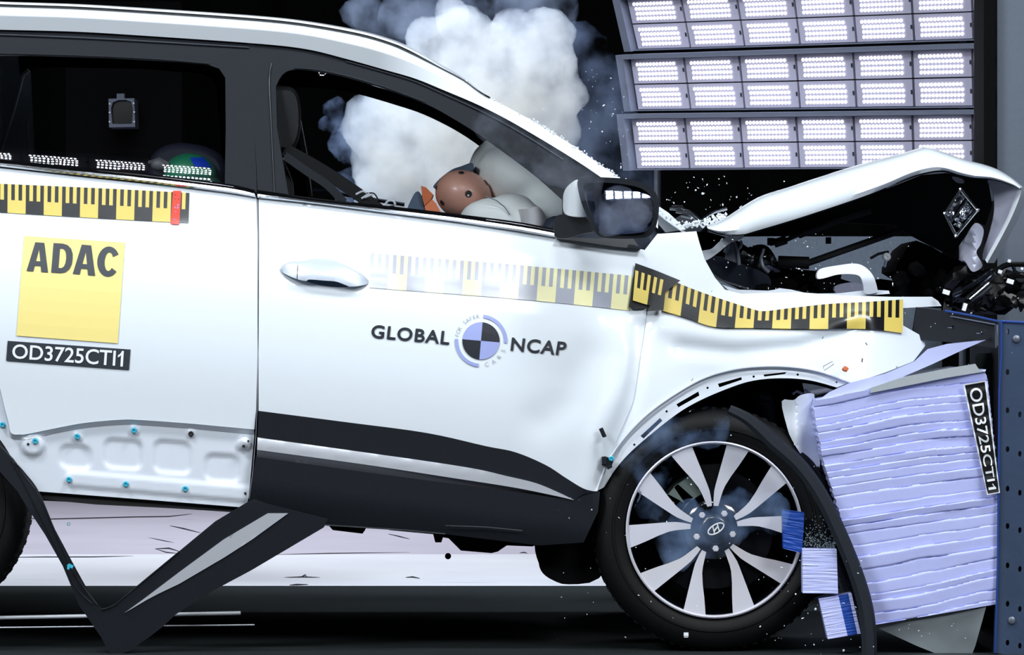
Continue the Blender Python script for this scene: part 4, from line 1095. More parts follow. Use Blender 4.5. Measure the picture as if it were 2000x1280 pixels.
# ---- the car's far side, with window openings
rl = [far(x, y) for x, y in low]
def far_sheet(name, outline, mats, holes=(), step=26, dy=0.0, thick=.02):
    vs, fs = tri2d(outline, holes, step); fr = [far(x, y) + Vector((0, dy, 0)) for x, y in vs]; n = len(fr)
    bk = [p + Vector((0, thick, 0)) for p in fr]; mb = MB()
    mb.add(fr + bk, list(fs) + [tuple(i + n for i in f[::-1]) for f in fs]); return mb.build(name, mats, car)
def ft(c): return [(1000 + (x - 1000) / .885, 640 + (y - 640) / .885) for x, y in c]
WR = [(30, 305), (14, 300), (76, 140), (95, 128), (200, 116), (350, 124), (405, 128), (428, 136), (438, 152), (439, 358), (281, 338)]
WF = [(565, 381), (545, 250), (541, 168), (551, 148), (574, 139)] + spl(FI_TOP, 3)[12:] + [(1092, 446), (1008, 430), (773, 402)]
WR = ft([(2, 330), (8, 305), (40, 228), (68, 158), (84, 148), (120, 144), (300, 148), (410, 158), (430, 166), (438, 184), (440, 360)])
WF = ft([(606, 400), (592, 290), (583, 205), (583, 186), (592, 182), (640, 185)] + spl([(668, 189), (711, 197), (781, 217), (832, 234), (890, 262), (940, 294), (1000, 340), (1060, 395)], 4) + [(1040, 440), (800, 425)])
far_out = [(-60, 56)] + [p for p in low] + [(1290, 500), (1262, 600), (1170, 960), (1050, 1060), (500, 1000), (60, 960), (-60, 950)]
far_sheet('far_side_shell', far_out, dark, holes=[WR, WF], step=30, dy=-.02)
mb = MB()
mb.tube([far(x, y) + Vector((0, -.03, 0)) for x, y in ft([(6, 308), (40, 228), (68, 158), (80, 150)])], .006, 8); mb.build('far_quarter_edge', mat('pillar_grey', (210, 214, 220), .5), car)
mb = MB(); mb.tube([P(55, 304, 1.6), P(49, 225, 1.6)], .0012, 6); mb.build('aerial', steel, car)
# far B pillar edge strip, and belt glints made as a pale strip
mb = MB(); mb.tube([P(584, 236, 1.45), P(596, 300, 1.45), P(606, 384, 1.45)], .0065, 8); mb.build('far_belt_guide', mat('pale_strip', (200, 204, 204), .5), car)
mb = MB(); mb.tube([P(608, 372, 1.5), P(650, 376, 1.5), P(700, 385, 1.5), P(790, 400, 1.5)], .006, 8); mb.build('far_belt_glint', mat('glint_grey', (170, 180, 200), .4, .4), car)
# ---- interior
def soft_box(name, pts, Y0, Y1, m, parent, r=.02):
    mb = MB(); n = len(pts); rows = []
    c = np.mean(pts, axis=0)
    for t, Y in ((.86, Y0 - r), (.96, Y0 - r * .6), (1, Y0), (1, Y1), (.96, Y1 + r * .6), (.86, Y1 + r)):
        rows.append([P(c[0] + (x - c[0]) * t, c[1] + (y - c[1]) * t, Y) for x, y in pts + pts[:1]])
    mb.grid(rows)
    for rr, fl_ in ((rows[0], 0), (rows[-1], 1)): mb.add(rr[:-1], [tuple(range(n)) if fl_ else tuple(range(n - 1, -1, -1))])
    return mb.build(name, m, parent)
s1 = soft_box('front_seat', spl([(566, 480), (575, 380), (562, 330), (540, 300), (470, 300), (440, 420), (480, 640), (760, 650), (800, 560), (640, 540)], 4, True), .24, .64, seatcloth, car)
soft_box('head_restraint', spl([(552, 168), (572, 172), (584, 190), (588, 230), (584, 270), (570, 296), (545, 296), (510, 286), (505, 190), (525, 168)], 4, True), .30, .56, seatcloth, s1)
s2 = soft_box('front_seat', spl([(540, 480), (552, 390), (545, 340), (520, 310), (460, 310), (430, 420), (470, 640), (740, 650), (780, 560), (620, 540)], 4, True), 1.10, 1.50, seatcloth, car)
rb = soft_box('rear_seat', spl([(-200, 400), (-40, 330), (10, 340), (30, 470), (60, 560), (330, 580), (330, 680), (-200, 680)], 4, True), .25, 1.5, seatcloth, car)
soft_box('dashboard', spl([(1060, 440), (1110, 420), (1180, 420), (1280, 450), (1290, 560), (1150, 640), (1070, 560)], 4, True), .2, 1.55, mat('dash_blue_black', (26, 36, 52), .6), car)
mb = MB(); ctr = P(1062, 520, .45); ax = Vector((.9, 0, .43)).normalized(); a1 = Vector((0, 1, 0)); a2 = ax.cross(a1)
mb.tube([ctr + a1 * .185 * math.cos(t) + a2 * .185 * math.sin(t) for t in np.linspace(0, 2 * math.pi, 41)], .014, 10, cap=False)
mb.tube([ctr, ctr + ax * .25], .03, 12); mb.tube([ctr - a1 * .18, ctr, ctr + a1 * .18], .02, 8); swh = mb.build('steering_wheel', dark, car)
# airbags
mb = MB()
mb.ico(P(1010, 356, .55), .155, 3, scl=(.78, 1.1, .72), rot=Matrix.Rotation(.45, 3, 'Y')); mb.ico(P(985, 330, .62), .10, 3, scl=(1, 1.2, .9)); mb.ico(P(1050, 400, .5), .11, 3, scl=(1, 1.1, .9))
def wrinkle(co, q): return 0.006 * noise.noise(co * 7) + .003 * noise.noise(co * 21)
ab = remesh('driver_airbag', mb, .012, bag, car, 3, wrinkle); ab['label'] = 'large inflated pale airbag'
mb = MB(); mb.ico(P(965, 432, .32), .10, 3, scl=(.95, .7, .62), rot=Matrix.Rotation(.1, 3, 'Y')); mb.ico(P(1000, 415, .33), .065, 3, scl=(1.1, .8, .8)); mb.ico(P(1030, 440, .32), .06, 3)
ab2 = remesh('lower_airbag', mb, .010, bag, car, 3, wrinkle); ab2['label'] = 'lower pale airbag fold in front of the dummy head'
mb = MB(); mb.tube([P(x, y, .245 + .0004 * abs(x - 965)) for x, y in ((948, 383), (970, 392), (986, 405), (996, 420))], .0014, 6); mb.build('airbag_seam', mat('seam_grey', (120, 126, 136), .8), ab2)
mb = MB()
add_sheet(mb, spl([(1008, 412), (1030, 408), (1052, 404), (1066, 424), (1072, 446), (1024, 440)], 3, True), lambda x, y: .24 + .00005 * (x - 1040) ** 2, thick=.03, step=7)
mb.build('airbag_flap', mat('airbag_cloth_warm', (205, 202, 204), .8), ab2)
# seat belts
def ribbon(name, pts, w, Y0, Y1, m, parent):
    mb = MB(); n = len(pts); rows = [[], [], [], []]
    for i, (x, y) in enumerate(pts):
        a, b = np.array(pts[max(0, i - 1)]), np.array(pts[min(n - 1, i + 1)]); d = (b - a) / np.hypot(*(b - a)); nn = np.array((-d[1], d[0])); Y = Y0 + (Y1 - Y0) * i / (n - 1)
        rows[0].append(P(*(np.array((x, y)) + nn * w / 2), Y)); rows[1].append(P(*(np.array((x, y)) - nn * w / 2), Y + .02)); rows[2].append(rows[1][-1] + Vector((0, .002, 0))); rows[3].append(rows[0][-1] + Vector((0, .002, 0)))
    rows.append(rows[0]); mb.grid(rows); return mb.build(name, m, parent)
ribbon('seat_belt', spl([(556, 292), (600, 316), (650, 346), (700, 380), (740, 410)], 5), 25, .2, .34, mat('belt_black', (6, 7, 9), .8), car)
ribbon('seat_belt', spl([(556, 304), (600, 335), (640, 362), (672, 396)], 5), 16, .17, .2, mat('belt_slate', (34, 38, 44), .7), car)
# glints of the frame at the window sill, modelled as thin white tubes
mb = MB()
for c in ([(695, 380), (708, 374), (716, 377)], [(706, 388), (722, 378)], [(712, 386), (728, 380)], [(752, 400), (758, 393), (768, 393), (772, 400)]): mb.tube([P(x, y, .22) for x, y in spl(c, 4)], .003, 7)
mb.build('sill_glint', mat('glint_white', (210, 214, 220), .4), car)
mb = MB()
for c in ([(716, 378), (730, 378), (738, 390), (734, 396)], [(700, 396), (716, 390), (740, 402)], [(730, 396), (750, 404), (770, 402)], [(690, 390), (700, 384)]): mb.tube([P(x, y, .23) for x, y in spl(c, 5)], .002, 7)
mb.build('sensor_wire', dark, car)

# ------------------------------------------------------------------ crash test dummies
def dummy_body(name, pts, rad, extra, m, voxel=.014):
    mb = MB()
    for (a, b), (r0, r1) in zip(pts, rad):
        a, b = Vector(a), Vector(b)
        for t in np.linspace(0, 1, 9): mb.ico(a.lerp(b, t), r0 + (r1 - r0) * t, 2)
    for c, r, s in extra: mb.ico(c, r, 3, scl=s)
    return remesh(name, mb, voxel, m, None, 6)
hip, chest, neck = P(690, 640, .44), P(765, 560, .44), P(826, 412, .44)
shL, shR = P(800, 520, .28), P(800, 520, .62)
segs = [((hip, chest), (.13, .15)), ((chest, neck), (.11, .03)), ((shL, P(870, 540, .26)), (.055, .045)), ((P(870, 540, .26), P(985, 480, .30)), (.043, .032)), ((shR, P(870, 545, .64)), (.055, .045)), ((P(870, 545, .64), P(985, 480, .58)), (.043, .032)),
        ((hip + Vector((0, -.09, 0)), P(960, 625, .35)), (.085, .065)), ((P(960, 625, .35), P(1070, 800, .35)), (.06, .045)), ((hip + Vector((0, .09, 0)), P(960, 625, .53)), (.085, .065)), ((P(960, 625, .53), P(1070, 800, .53)), (.06, .045)), ((shL, shR), (.06, .06))]
dm = dummy_body('crash_test_dummy', [s_[0] for s_ in segs], [s_[1] for s_ in segs], [(hip, .15, (1, 1.1, .9))], mat('dummy_clothes', (70, 84, 100), .8))
tag(dm, 'crash test dummy with a copper bald head slumped into the airbag', 'crash test dummy')
hc = P(905, 381, .42)
mb = MB()
mb.ico(hc, .0775, 4, scl=(1.0, .92, .86), rot=Matrix.Rotation(.35, 3, 'Y'))
mb.ico(hc + Vector((.045, 0, -.05)), .055, 3, scl=(1.1, .85, .9)); mb.ico(hc + Vector((.095, 0, -.045)), .016, 2)
head = remesh('head', mb, .005, skin, dm, 4)
def on_head(px, py):
    # point on the head's near surface along the sight line
    o_, d_ = Vector((0, -DC, ZC)), (P(px, py, 0) - Vector((0, -DC, ZC))).normalized()
    ok, loc, nrm, _ = head.ray_cast(o_ - ORIG[head], d_)
    return (loc + ORIG[head], nrm) if ok else (P(px, py, .36), Vector((0, -1, 0)))
for x, y, r in ((901, 338, 5.0), (915, 379, 6.0), (949, 357, 5.6), (853, 367, 4.0), (864, 396, 5.2)):
    p, nrm = on_head(x, y); k = r / PM
    mb = MB(); a = nrm.orthogonal().normalized(); b = nrm.cross(a)
    prof = [(1.25, -.001), (1.12, .0006), (1.0, .0006), (.97, .0002), (0, .0003)]
    rows = [[p + nrm * (h + .001) + (a * math.cos(t) + b * math.sin(t)) * k * q for t in np.linspace(0, 2 * math.pi, 17)] for q, h in prof]
    mb.grid(rows, mif=lambda i, j: 0 if i < 2 else 1); mb.build('head_socket', [mat('socket_brown', (96, 62, 52), .5), dark], head)
p, nrm = on_head(914.5, 382); mb = MB(); mb.ico(p + nrm * .001, .0028, 2); mb.build('socket_screw', white_ink, head)
mb = MB()
add_sheet(mb, [(822, 363), (832, 366), (846, 380), (843, 388), (829, 402), (825, 388)], lambda x, y: .385 + .0004 * (x - 822), thick=.1, step=7)
mb.build('neck_foam', orange, dm)
mb = MB(); add_sheet(mb, [(829, 403), (844, 389), (852, 398), (860, 414), (832, 414)], .392, thick=.09, step=7); mb.build('neck_foam', mat('orange_foam_light', (226, 128, 84), .75), dm)
mb = MB()
for t in np.linspace(0, 1, 5): mb.lathe(P(806 + 14 * t, 414 - 20 * t, .47), [(0, -.04), (.015, -.036), (.018, 0), (.015, .036), (0, .04)], 18)
add_sheet(mb, spl([(796, 414), (806, 384), (815, 374), (822, 380), (827, 402), (830, 416)], 3, True), .40, thick=.06, step=6)
mb.build('neck', neck_m, dm)
sheet('head_collar', spl([(846, 364), (858, 350), (870, 340), (885, 330), (900, 325), (921, 318), (925, 326), (920, 334), (900, 332), (880, 338), (862, 352), (852, 366)], 3, True), neck_m, dm, .45, step=6, thick=.08)

hip, chest, neck = P(330, 520, .5), P(372, 400, .5), P(384, 362, .5)
segs = [((hip, chest), (.1, .11)), ((chest, neck), (.1, .05)), ((P(372, 400, .38), P(400, 470, .36)), (.045, .035)), ((P(400, 470, .36), P(440, 500, .4)), (.034, .028)), ((P(372, 400, .62), P(400, 470, .64)), (.045, .035)), ((hip, P(440, 540, .43)), (.07, .05)), ((hip, P(440, 540, .57)), (.07, .05))]
dc = dummy_body('crash_test_dummy', [s_[0] for s_ in segs], [s_[1] for s_ in segs], [], mat('child_clothes', (30, 84, 66), .8))
tag(dc, 'crash test dummy with a green head cap seen low in the rear door window', 'crash test dummy')
mb = MB(); hc = P(372, 345, .5); mb.ico(hc, .075, 4, scl=(1.0, .9, .85), rot=Matrix.Rotation(.15, 3, 'Y')); mb.ico(hc + Vector((.03, 0, -.05)), .05, 3)
head = remesh('head', mb, .006, green, dc, 3)
mb = MB(); pq = [(371, 309), (397, 308), (414, 328), (380, 326)]; rows = []
for v in np.linspace(0, 1, 5):
    r = []
    for u in np.linspace(0, 1, 6):
        x, y = bil([pq[3], pq[2], pq[1], pq[0]], u, v); p, nrm = on_head(x, y); r.append(p + nrm * .0012)
    rows.append(r)
mb.grid(rows); mb.build('head_patch', blue, head, fix=False)['label'] = 'blue patch on the green cap'
mb = MB(); mb.ico(P(310, 322, .47), .022, 3, scl=(1, .8, .8)); mb.tube([P(292, 318, .5), P(312, 312, .47), P(330, 322, .46)], .006, 8); mb.build('ear_sensor', mat('sensor_grey', (100, 100, 104), .5), head)
cs = soft_box('child_seat', spl([(290, 330), (300, 300), (330, 282), (370, 280), (415, 292), (440, 320), (450, 420), (430, 560), (300, 560), (280, 420)], 4, True), .56, .78, mat('child_seat_navy', (22, 26, 44), .6), None)
tag(cs, 'dark navy child seat behind the green-capped dummy', 'child seat')

# ------------------------------------------------------------------ torn lower trim of the rear door, folded into a V
def vd(x, y): return -0.045 + 0.00012 * max(0, y - 990) - .03 * math.exp(-((x - 215) / 60) ** 2)
VO = [(-40, 830), (0, 872), (24, 897), (45, 926), (70, 958), (105, 1035), (140, 1101), (171, 1157), (186, 1180), (198, 1190), (211, 1187), (226, 1179), (259, 1152), (350, 1077), (420, 1019), (480, 983), (496, 976), (520, 985), (640, 1015), (632, 1031), (490, 1115), (413, 1156), (343, 1201), (315, 1227), (290, 1246), (252, 1272), (236, 1279), (216, 1277), (206, 1262), (198, 1246), (154, 1182), (122, 1105), (88, 1045), (52, 990), (35, 961), (0, 922), (-40, 890)]
vt = sheet('rear_door_trim', VO, blk, None, vd, step=16, thick=.03)
tag(vt, 'black lower door trim with silver inlay, torn off and folded into a V to the floor', 'trim strip')
sheet('silver_inlay', [(523, 1003), (563, 1003), (490, 1056), (437, 1090), (350, 1141), (310, 1160), (287, 1172), (243, 1198), (280, 1171), (350, 1118), (437, 1054)], silver, vt, lambda x, y: vd(x, y) - .003, step=8, thick=.004)
mb = MB()
mb.tube([P(x, y, vd(x, y) - .002) for x, y in spl([(30, 905), (48, 925), (75, 962), (108, 1040), (140, 1110), (165, 1150), (190, 1182)], 5)], .0022, 6)
mb.tube([P(x, y, vd(x, y) - .002) for x, y in spl([(22, 900), (40, 930), (62, 975), (95, 1040), (125, 1100), (150, 1150), (180, 1180)], 5)], .0016, 6)
mb.tube([P(x, y, vd(x, y) - .002) for x, y in spl([(198, 1191), (212, 1188), (228, 1179), (259, 1153), (350, 1078)], 5)], .0016, 6)
mb.build('trim_rib', mat('rib_black', (26, 28, 32), .35), vt)
mb = MB(); mb.box(P(138, 1106, -.07), (.014, .012, .008), Matrix.Rotation(.4, 3, 'Y')); mb.box(P(134, 1108, -.07), (.006, .014, .012)); mb.build('trim_clip', cyan, vt, smooth=False)['label'] = 'cyan clip'

# ------------------------------------------------------------------ barrier and honeycomb block
hol = [circ(1968, y, 3.6, 12, 6) for y in (648, 727, 802, 878, 955, 1028, 1105, 1180, 1256)] + [circ(1992, y, 3.4, 12, 6) for y in (810, 887, 963, 1036, 1112, 1190, 1262)]
bar = empty('crash_barrier', (P(2060, 0, .5).x, .5, 0)); tag(bar, 'blue-grey perforated steel barrier at the right edge', 'crash barrier')
mb = MB(); add_sheet(mb, [(1952, 628), (2000, 630), (2220, 640), (2220, 1310), (1942, 1276), (1948, 1100), (1953, 900)], -.06, thick=.03, holes=hol, step=30)
mb.build('face_plate', barrier_m, bar)
mb = MB(); mb.box((P(2085, 0, .6).x, .78, P(0, 966, .6).z), (.34, 1.6, .86)); mb.build('steel_core', barrier_d, bar)
mb = MB()
mb.tube([P(x, y, -.065) for x, y in [(1956, 628), (1956, 690), (1952, 760), (1951, 900), (1949, 1100), (1944, 1276)]], .0032, 8)
mb.tube([P(1956, 628, -.06), P(2010, 631, -.06), P(2200, 640, -.06)], .004, 8)
mb.build('plate_edge', barrier_e, bar)
mb = MB()
for x, y in ((1985, 662), (1976, 1212)):
    mb.lathe(P(x, y, -.062), [(.010, 0), (.009, -.004), (.004, -.006), (0, -.006)], 14)
mb.build('plate_bolt', steel, bar)
top_pl = MB()
add_sheet(top_pl, [(1846, 608), (1954, 629), (1953, 682), (1944, 680), (1848, 668), (1780, 664), (1790, 600)], lambda x, y: .05 + .0006 * (1954 - x), thick=.02, step=14)
tp = top_pl.build('mounting_plate', barrier_d, bar)
mb = MB(); mb.tube([P(1846, 607, .1), P(1900, 617, .07), P(1956, 629, .03)], .003, 8, 0); mb.tube([P(1856, 618, .1), P(1944, 634, .04), P(1945, 680, .03)], .0018, 8, 1)
mb.box(P(1948, 655, .03), (.006, .01, .055), mi=1)
mb.build('plate_rim', [barrier_e, steel], tp)
mb = MB()
for x, y in ((1856, 639), (1912, 650)): mb.tube([P(x - 5, y, .03), P(x + 4, y, .03)], .0024, 8); mb.box(P(x + 5, y, .03), (.004, .01, .009))
mb.build('mounting_bolt', chrome, tp)
sheet('backing_plate', [(1905, 690), (1952, 690), (1954, 1240), (1905, 1240)], mat('backing_green_black', (18, 30, 30), .5), bar, .98, step=14, thick=.05)

QH = [(1594, 778), (1925, 722)]
def hl_edge(y): return float(np.interp(y, [776, 802, 897, 985, 1099, 1221], [1594, 1589, 1607, 1634, 1671, 1709]))
def block_rows():
    mb = MB(); rows = []
    NV, NU = 330, 44
    cuts = []; y = 0
    while y < 470: cuts.append(y); y += R.uniform(12, 26)
    amp = [R.uniform(.5, 1.2) for _ in cuts]
    for i in range(NV + 1):
        v = i / NV; r = []
        for j in range(NU + 1):
            u = j / NU
            L = np.array((np.interp(v, [0, .055, .27, .47, .73, 1], [1594, 1589, 1607, 1634, 1671, 1709]), np.interp(v, [0, .055, .27, .47, .73, 1], [780, 802, 897, 985, 1099, 1221])))
            Rt = np.array((np.interp(v, [0, .045, .5, .55, .7, 1], [1924, 1929, 1951, 1952, 1954, 1951]), np.interp(v, [0, .045, .5, .55, .7, 1], [722, 743, 950, 968, 1040, 1180])))
            s = v * 445 + 3 * math.sin(u * 3 + v * 5) + 7 * noise.noise(Vector((u * 2, v * 4, 1.5))) + 1.6 * noise.noise(Vector((u * 8, v * 14, 4)))
            k = 0
            while k + 1 < len(cuts) and cuts[k + 1] <= s: k += 1
            c0, c1 = cuts[k], cuts[k + 1] if k + 1 < len(cuts) else cuts[k] + 20
            t = (s - c0) / (c1 - c0); t = min(max(t, 0), 1)
            fade = .35 + .65 * max(0, min(1, 0.5 + 1.6 * noise.noise(Vector((u * 2.2 + k * 3.1, k * 1.7, 0)))))
            prof = (1 - abs(2 * t - 1) ** 14)          # sharp grooves, flat layers
            Y = -.045 - .010 * prof * amp[k] * fade + .005 * (t - .5) * amp[k]
            p = L * (1 - u) + Rt * u
            jx = (3.5 * noise.noise(Vector((s * .13, u * 9, 2))) if u in (0, 1) else 0)
            r.append(P(p[0] + jx, p[1], Y))
        rows.append(r)
    mb.grid(rows)
    # sides, top and bottom running back
    bk = lambda p: Vector((p.x, .95, p.z))
    for edge in ([r[0] for r in rows], [r[-1] for r in rows], rows[0], rows[-1]):
        mb.grid([edge, [bk(p) for p in edge]])
    return mb
hb = block_rows().build('honeycomb_block', honey, None, sharp=25)
tag(hb, 'large pale blue honeycomb block crushed against the barrier', 'crash block')
mb = MB(); add_sheet(mb, [(1700, 758), (1760, 738), (1840, 722), (1905, 711), (1912, 722), (1925, 726), (1850, 738), (1760, 756), (1700, 768)], lambda x, y: -.062, thick=.02, step=10)
mb.build('top_sheet', mat('bright_foil', (222, 230, 236), .25, .5), hb)
# number label across the layers
lab = [(1881, 751), (1928, 967), (1953, 963), (1926, 743)]
def lab_d(x, y): return -.074
mb = MB()
def lq(u, v): return bil(lab, u, v)
def lgrid(u0, u1, v0, v1, mi, off, n=16):
    mb.grid([[P(*lq(u0 + (u1 - u0) * i / n, v), off + .002 * math.sin((u0 + (u1 - u0) * i / n) * 48)) for i in range(n + 1)] for v in (v0, v1)], mi)
lgrid(0, 1, 0, 1, 1, -.070, 60); lgrid(.012, .99, .07, .93, 0, -.0715, 60)
vs, fs, _ = text_uv('OD3725CTI', .01); one = [Vector((u, v)) for u, v in ONE]
vs = np.array([(u * .9, v) for u, v in vs])
mb.add([P(*lq(.05 + .93 * u, .2 + .56 * v), -.0745 + .002 * math.sin((.05 + .93 * u) * 48)) for u, v in vs], fs, 1)
mb.add([P(*lq(.05 + .93 * (.925 + .055 * u), .2 + .56 * v), -.0745 + .002 * math.sin((.05 + .93 * (.925 + .055 * u)) * 48)) for u, v in ONE], [tuple(t) for t in tessellate_polygon([[Vector((u, v, 0)) for u, v in ONE]])], 1)
mb.build('number_label', [tblk, white_ink], hb, fix=False)['label'] = 'black label with white test number, read downwards'
fo_ = sheet('foil_flap', [(1596, 784), (1620, 766), (1660, 748), (1729, 730), (1786, 706), (1812, 682), (1850, 672), (1926, 664), (1880, 684), (1820, 712), (1760, 738), (1690, 762), (1640, 778)], foil, hb, lambda x, y: -.03 + .012 * math.sin(x * .03) + .00025 * max(0, x - 1780), step=10, thick=.002)
sheet('foil_sheet', [(1712, 1226), (1760, 1217), (1850, 1203), (1926, 1186), (1918, 1215), (1905, 1262), (1890, 1300), (1860, 1290), (1790, 1262)], glass_mat('cloudy_film', (.35, .4, .42), 1.5, .25, .7, (.6, .68, .72), 6), hb, lambda x, y: -.04 + .0003 * (y - 1200), step=12, thick=.002)

def piece(quad, Y, th, m, label, split=None, m2=None):
    mb = MB(); NU, NV = 10, 60
    def row(i):
        v = i / NV; r = []
        for j in range(NU + 1):
            u = j / NU; p = bil([quad[3], quad[2], quad[1], quad[0]], u, 1 - v)
            r.append(P(p[0], p[1], Y + .0016 * noise.noise(Vector((u * 1.5, v * 34, Y * 40)))))
        return r
    rows = [row(i) for i in range(NV + 1)]
    mb.grid(rows, mif=(lambda i, j: 1 if split and split(j / NU, i / NV) else 0))
    bk = lambda p: Vector((p.x, p.y + th, p.z))
    for e in ([r[0] for r in rows], [r[-1] for r in rows], rows[0], rows[-1]): mb.grid([e, [bk(p) for p in e]])
    mb.grid([[bk(p) for p in r] for r in rows])
    return tag(mb.build('honeycomb_piece', [m, m2 or m], None, sharp=20), label, 'crash block piece', 'broken-off honeycomb pieces beside the wheel')
piece([(1528, 996), (1571, 1002), (1567, 1081), (1530, 1072)], -.06, .05, honey_shade, 'deep blue honeycomb piece overlapping the right edge of the wheel')
piece([(1567, 1072), (1634, 1073), (1637, 1160), (1568, 1159)], -.09, .06, honey, 'pale blue honeycomb piece, the middle one of three beside the black strip', lambda u, v: u > .93, honey_shade)
piece([(1599, 1170), (1663, 1159), (1681, 1238), (1617, 1249)], -.08, .06, honey, 'blue honeycomb piece with a shaded band painted on, lowest of the three beside the black strip', lambda u, v: .5 < u < .85, honey_shade)
# drifting crushed honeycomb dust above the middle piece
mb = MB()
for _ in range(420):
    x, y = R.uniform(1570, 1632), 1075 - abs(R.gauss(0, 26)); mb.ico(P(x, y, R.uniform(-.09, -.04)), R.uniform(.0006, .0018), 0)
tag(mb.build('honeycomb_dust', mat('dust_grey', (130, 146, 150), .7), None), 'grey crumbs drifting above the middle honeycomb piece', 'dust', kind='stuff')
# loose wheel arch moulding
AM = [(1424, 800), (1456, 816), (1484, 838), (1512, 865), (1560, 908), (1602, 966), (1639, 1041), (1671, 1120), (1690, 1184), (1697, 1240), (1698, 1300)]
am = spl(AM, 6); mb = MB(); rows = [[] for _ in range(6)]
for i, (x, y) in enumerate(am):
    a, b = np.array(am[max(0, i - 1)]), np.array(am[min(len(am) - 1, i + 1)]); d = (b - a) / np.hypot(*(b - a)); nn = np.array((d[1], -d[0])); w = np.interp(i, [0, 14, len(am)], [9, 14.5, 15])
    for k, (s_, dy) in enumerate(((-1, .03), (-1, 0), (-.4, -.008), (.6, -.006), (1, .004), (1, .03))):
        q = np.array((x, y)) + nn * w * s_; rows[k].append(P(q[0], q[1], -.11 + dy))
mb.grid(rows)
am_o = mb.build('wheel_arch_moulding', mat('moulding_black', (30, 35, 43), .55, 0, 0, .1, 60, spec=.25), None)
tag(am_o, 'loose black curved wheel arch strip hanging between the wheel and the honeycomb block', 'trim strip')

# ------------------------------------------------------------------ small loose things
mb = MB(); mb.lathe(P(875, 1087, .6), [(0, -.004), (.008, -.004), (.0085, 0), (.0085, .01), (0, .012)], 20); tag(mb.build('rubber_plug', blk, None), 'round black rubber plug falling below the underbody', 'plug')
mb = MB(); mb.lathe(P(134, 1024, .1), [(.005, .002), (.005, -.002), (.0025, -.002), (.0025, .002), (.005, .002)], 16); tag(mb.build('clip_ring', mat('pale_cyan', (170, 220, 235), .4), None), 'tiny pale cyan clip ring flying below the rear door', 'clip')
mb = MB(); mb.box(P(1177, 845, S(1177, 845) - .02), (.011, .006, .024), Matrix.Rotation(-.42, 3, 'Y')); mb.box(P(1180, 850, S(1177, 845) - .024), (.008, .006, .012), Matrix.Rotation(-.42, 3, 'Y')); tag(mb.build('plastic_clip', blk, None, smooth=False), 'small black clip flying in front of the front door edge', 'clip')
mb = MB(); mb.ico(P(1651, 721, -.02), .008, 2, scl=(1, .5, .9), jit=.6); tag(mb.build('orange_chip', orange, None), 'small orange chip flying in front of the front fender', 'chip')
mb = MB(); mb.tube([P(x, y, -.01) for x, y in ((1608, 716), (1626, 706), (1628, 712), (1610, 724), (1608, 716))], .0012, 6); tag(mb.build('clear_fragment', mat('clear_edge', (150, 154, 164), .3), None), 'thin clear square fragment flying above the wheel arch flange', 'fragment')
mb = MB(); mb.box(P(1340, 1240, -.06), (.012, .008, .010)); mb.box(P(1340, 1244, -.06), (.010, .008, .004)); tag(mb.build('white_clip', white_ink, None, smooth=False), 'small white clip in front of the bottom of the tyre', 'clip')
for i, (x, y, w, h, a) in enumerate(((1607, 660, 1.6, 5, .5), (1692, 672, 2, 6, -.6), (1684, 704, 3, 8, .1), (1352, 742, 1.2, 6, .6))):
    mb = MB(); mb.box(P(x, y, -.03), (w / PM, .002, h / PM), Matrix.Rotation(a, 3, 'Y'))
    tag(mb.build('grey_splinter', mat('splinter_grey', (96, 100, 110), .5), None, smooth=False), ['short grey splinter flying below the bent ruler tape', 'slanted grey splinter flying over the front end of the fender', 'upright grey splinter flying low over the front end of the fender', 'thin grey splinter flying above the rear of the wheel arch'][i], 'splinter', 'grey splinters in front of the fender')
# high speed camera on a dark stand in the hall behind the car
Yc = 12.5
kc = (DC + Yc) / DC
hs = empty('high_speed_camera', (P(237, 220, Yc).x, Yc, 0)); tag(hs, 'boxed high speed camera on a dark stand seen through the rear door window', 'camera')
mb = MB()
qc = [(212, 193), (262, 192), (264, 248), (213, 249)]
add_sheet(mb, qc, Yc - .1, thick=.25, step=20, holes=[spl([(220, 200), (256, 199), (258, 238), (252, 242), (224, 242), (219, 238)], 3, True)])
add_sheet(mb, [(228, 183), (243, 183), (243, 193), (228, 193)], Yc - .05, thick=.1, step=12)
mb.build('camera_box', mat('camera_box_grey', (86, 92, 108), .5, .3), hs)
mb = MB(); add_sheet(mb, [(216, 196), (260, 195), (261, 245), (216, 246)], Yc - .05, thick=.2, step=20); mb.build('box_window', gloss_blk, hs)
mb = MB()
for x, y in ((214, 203), (261, 202), (214, 220), (262, 219), (214, 238), (262, 238)): mb.ico(P(x, y, Yc - .105), .006, 1)
mb.build('box_screw', white_ink, hs)
mb = MB(); p = P(237, 220, Yc); mb.box((p.x, Yc + .3, p.z - .2), (.62, .3, 1.6)); mb.box((p.x, Yc + .3, .55), (.5, .3, 1.1)); mb.build('stand', void, hs)

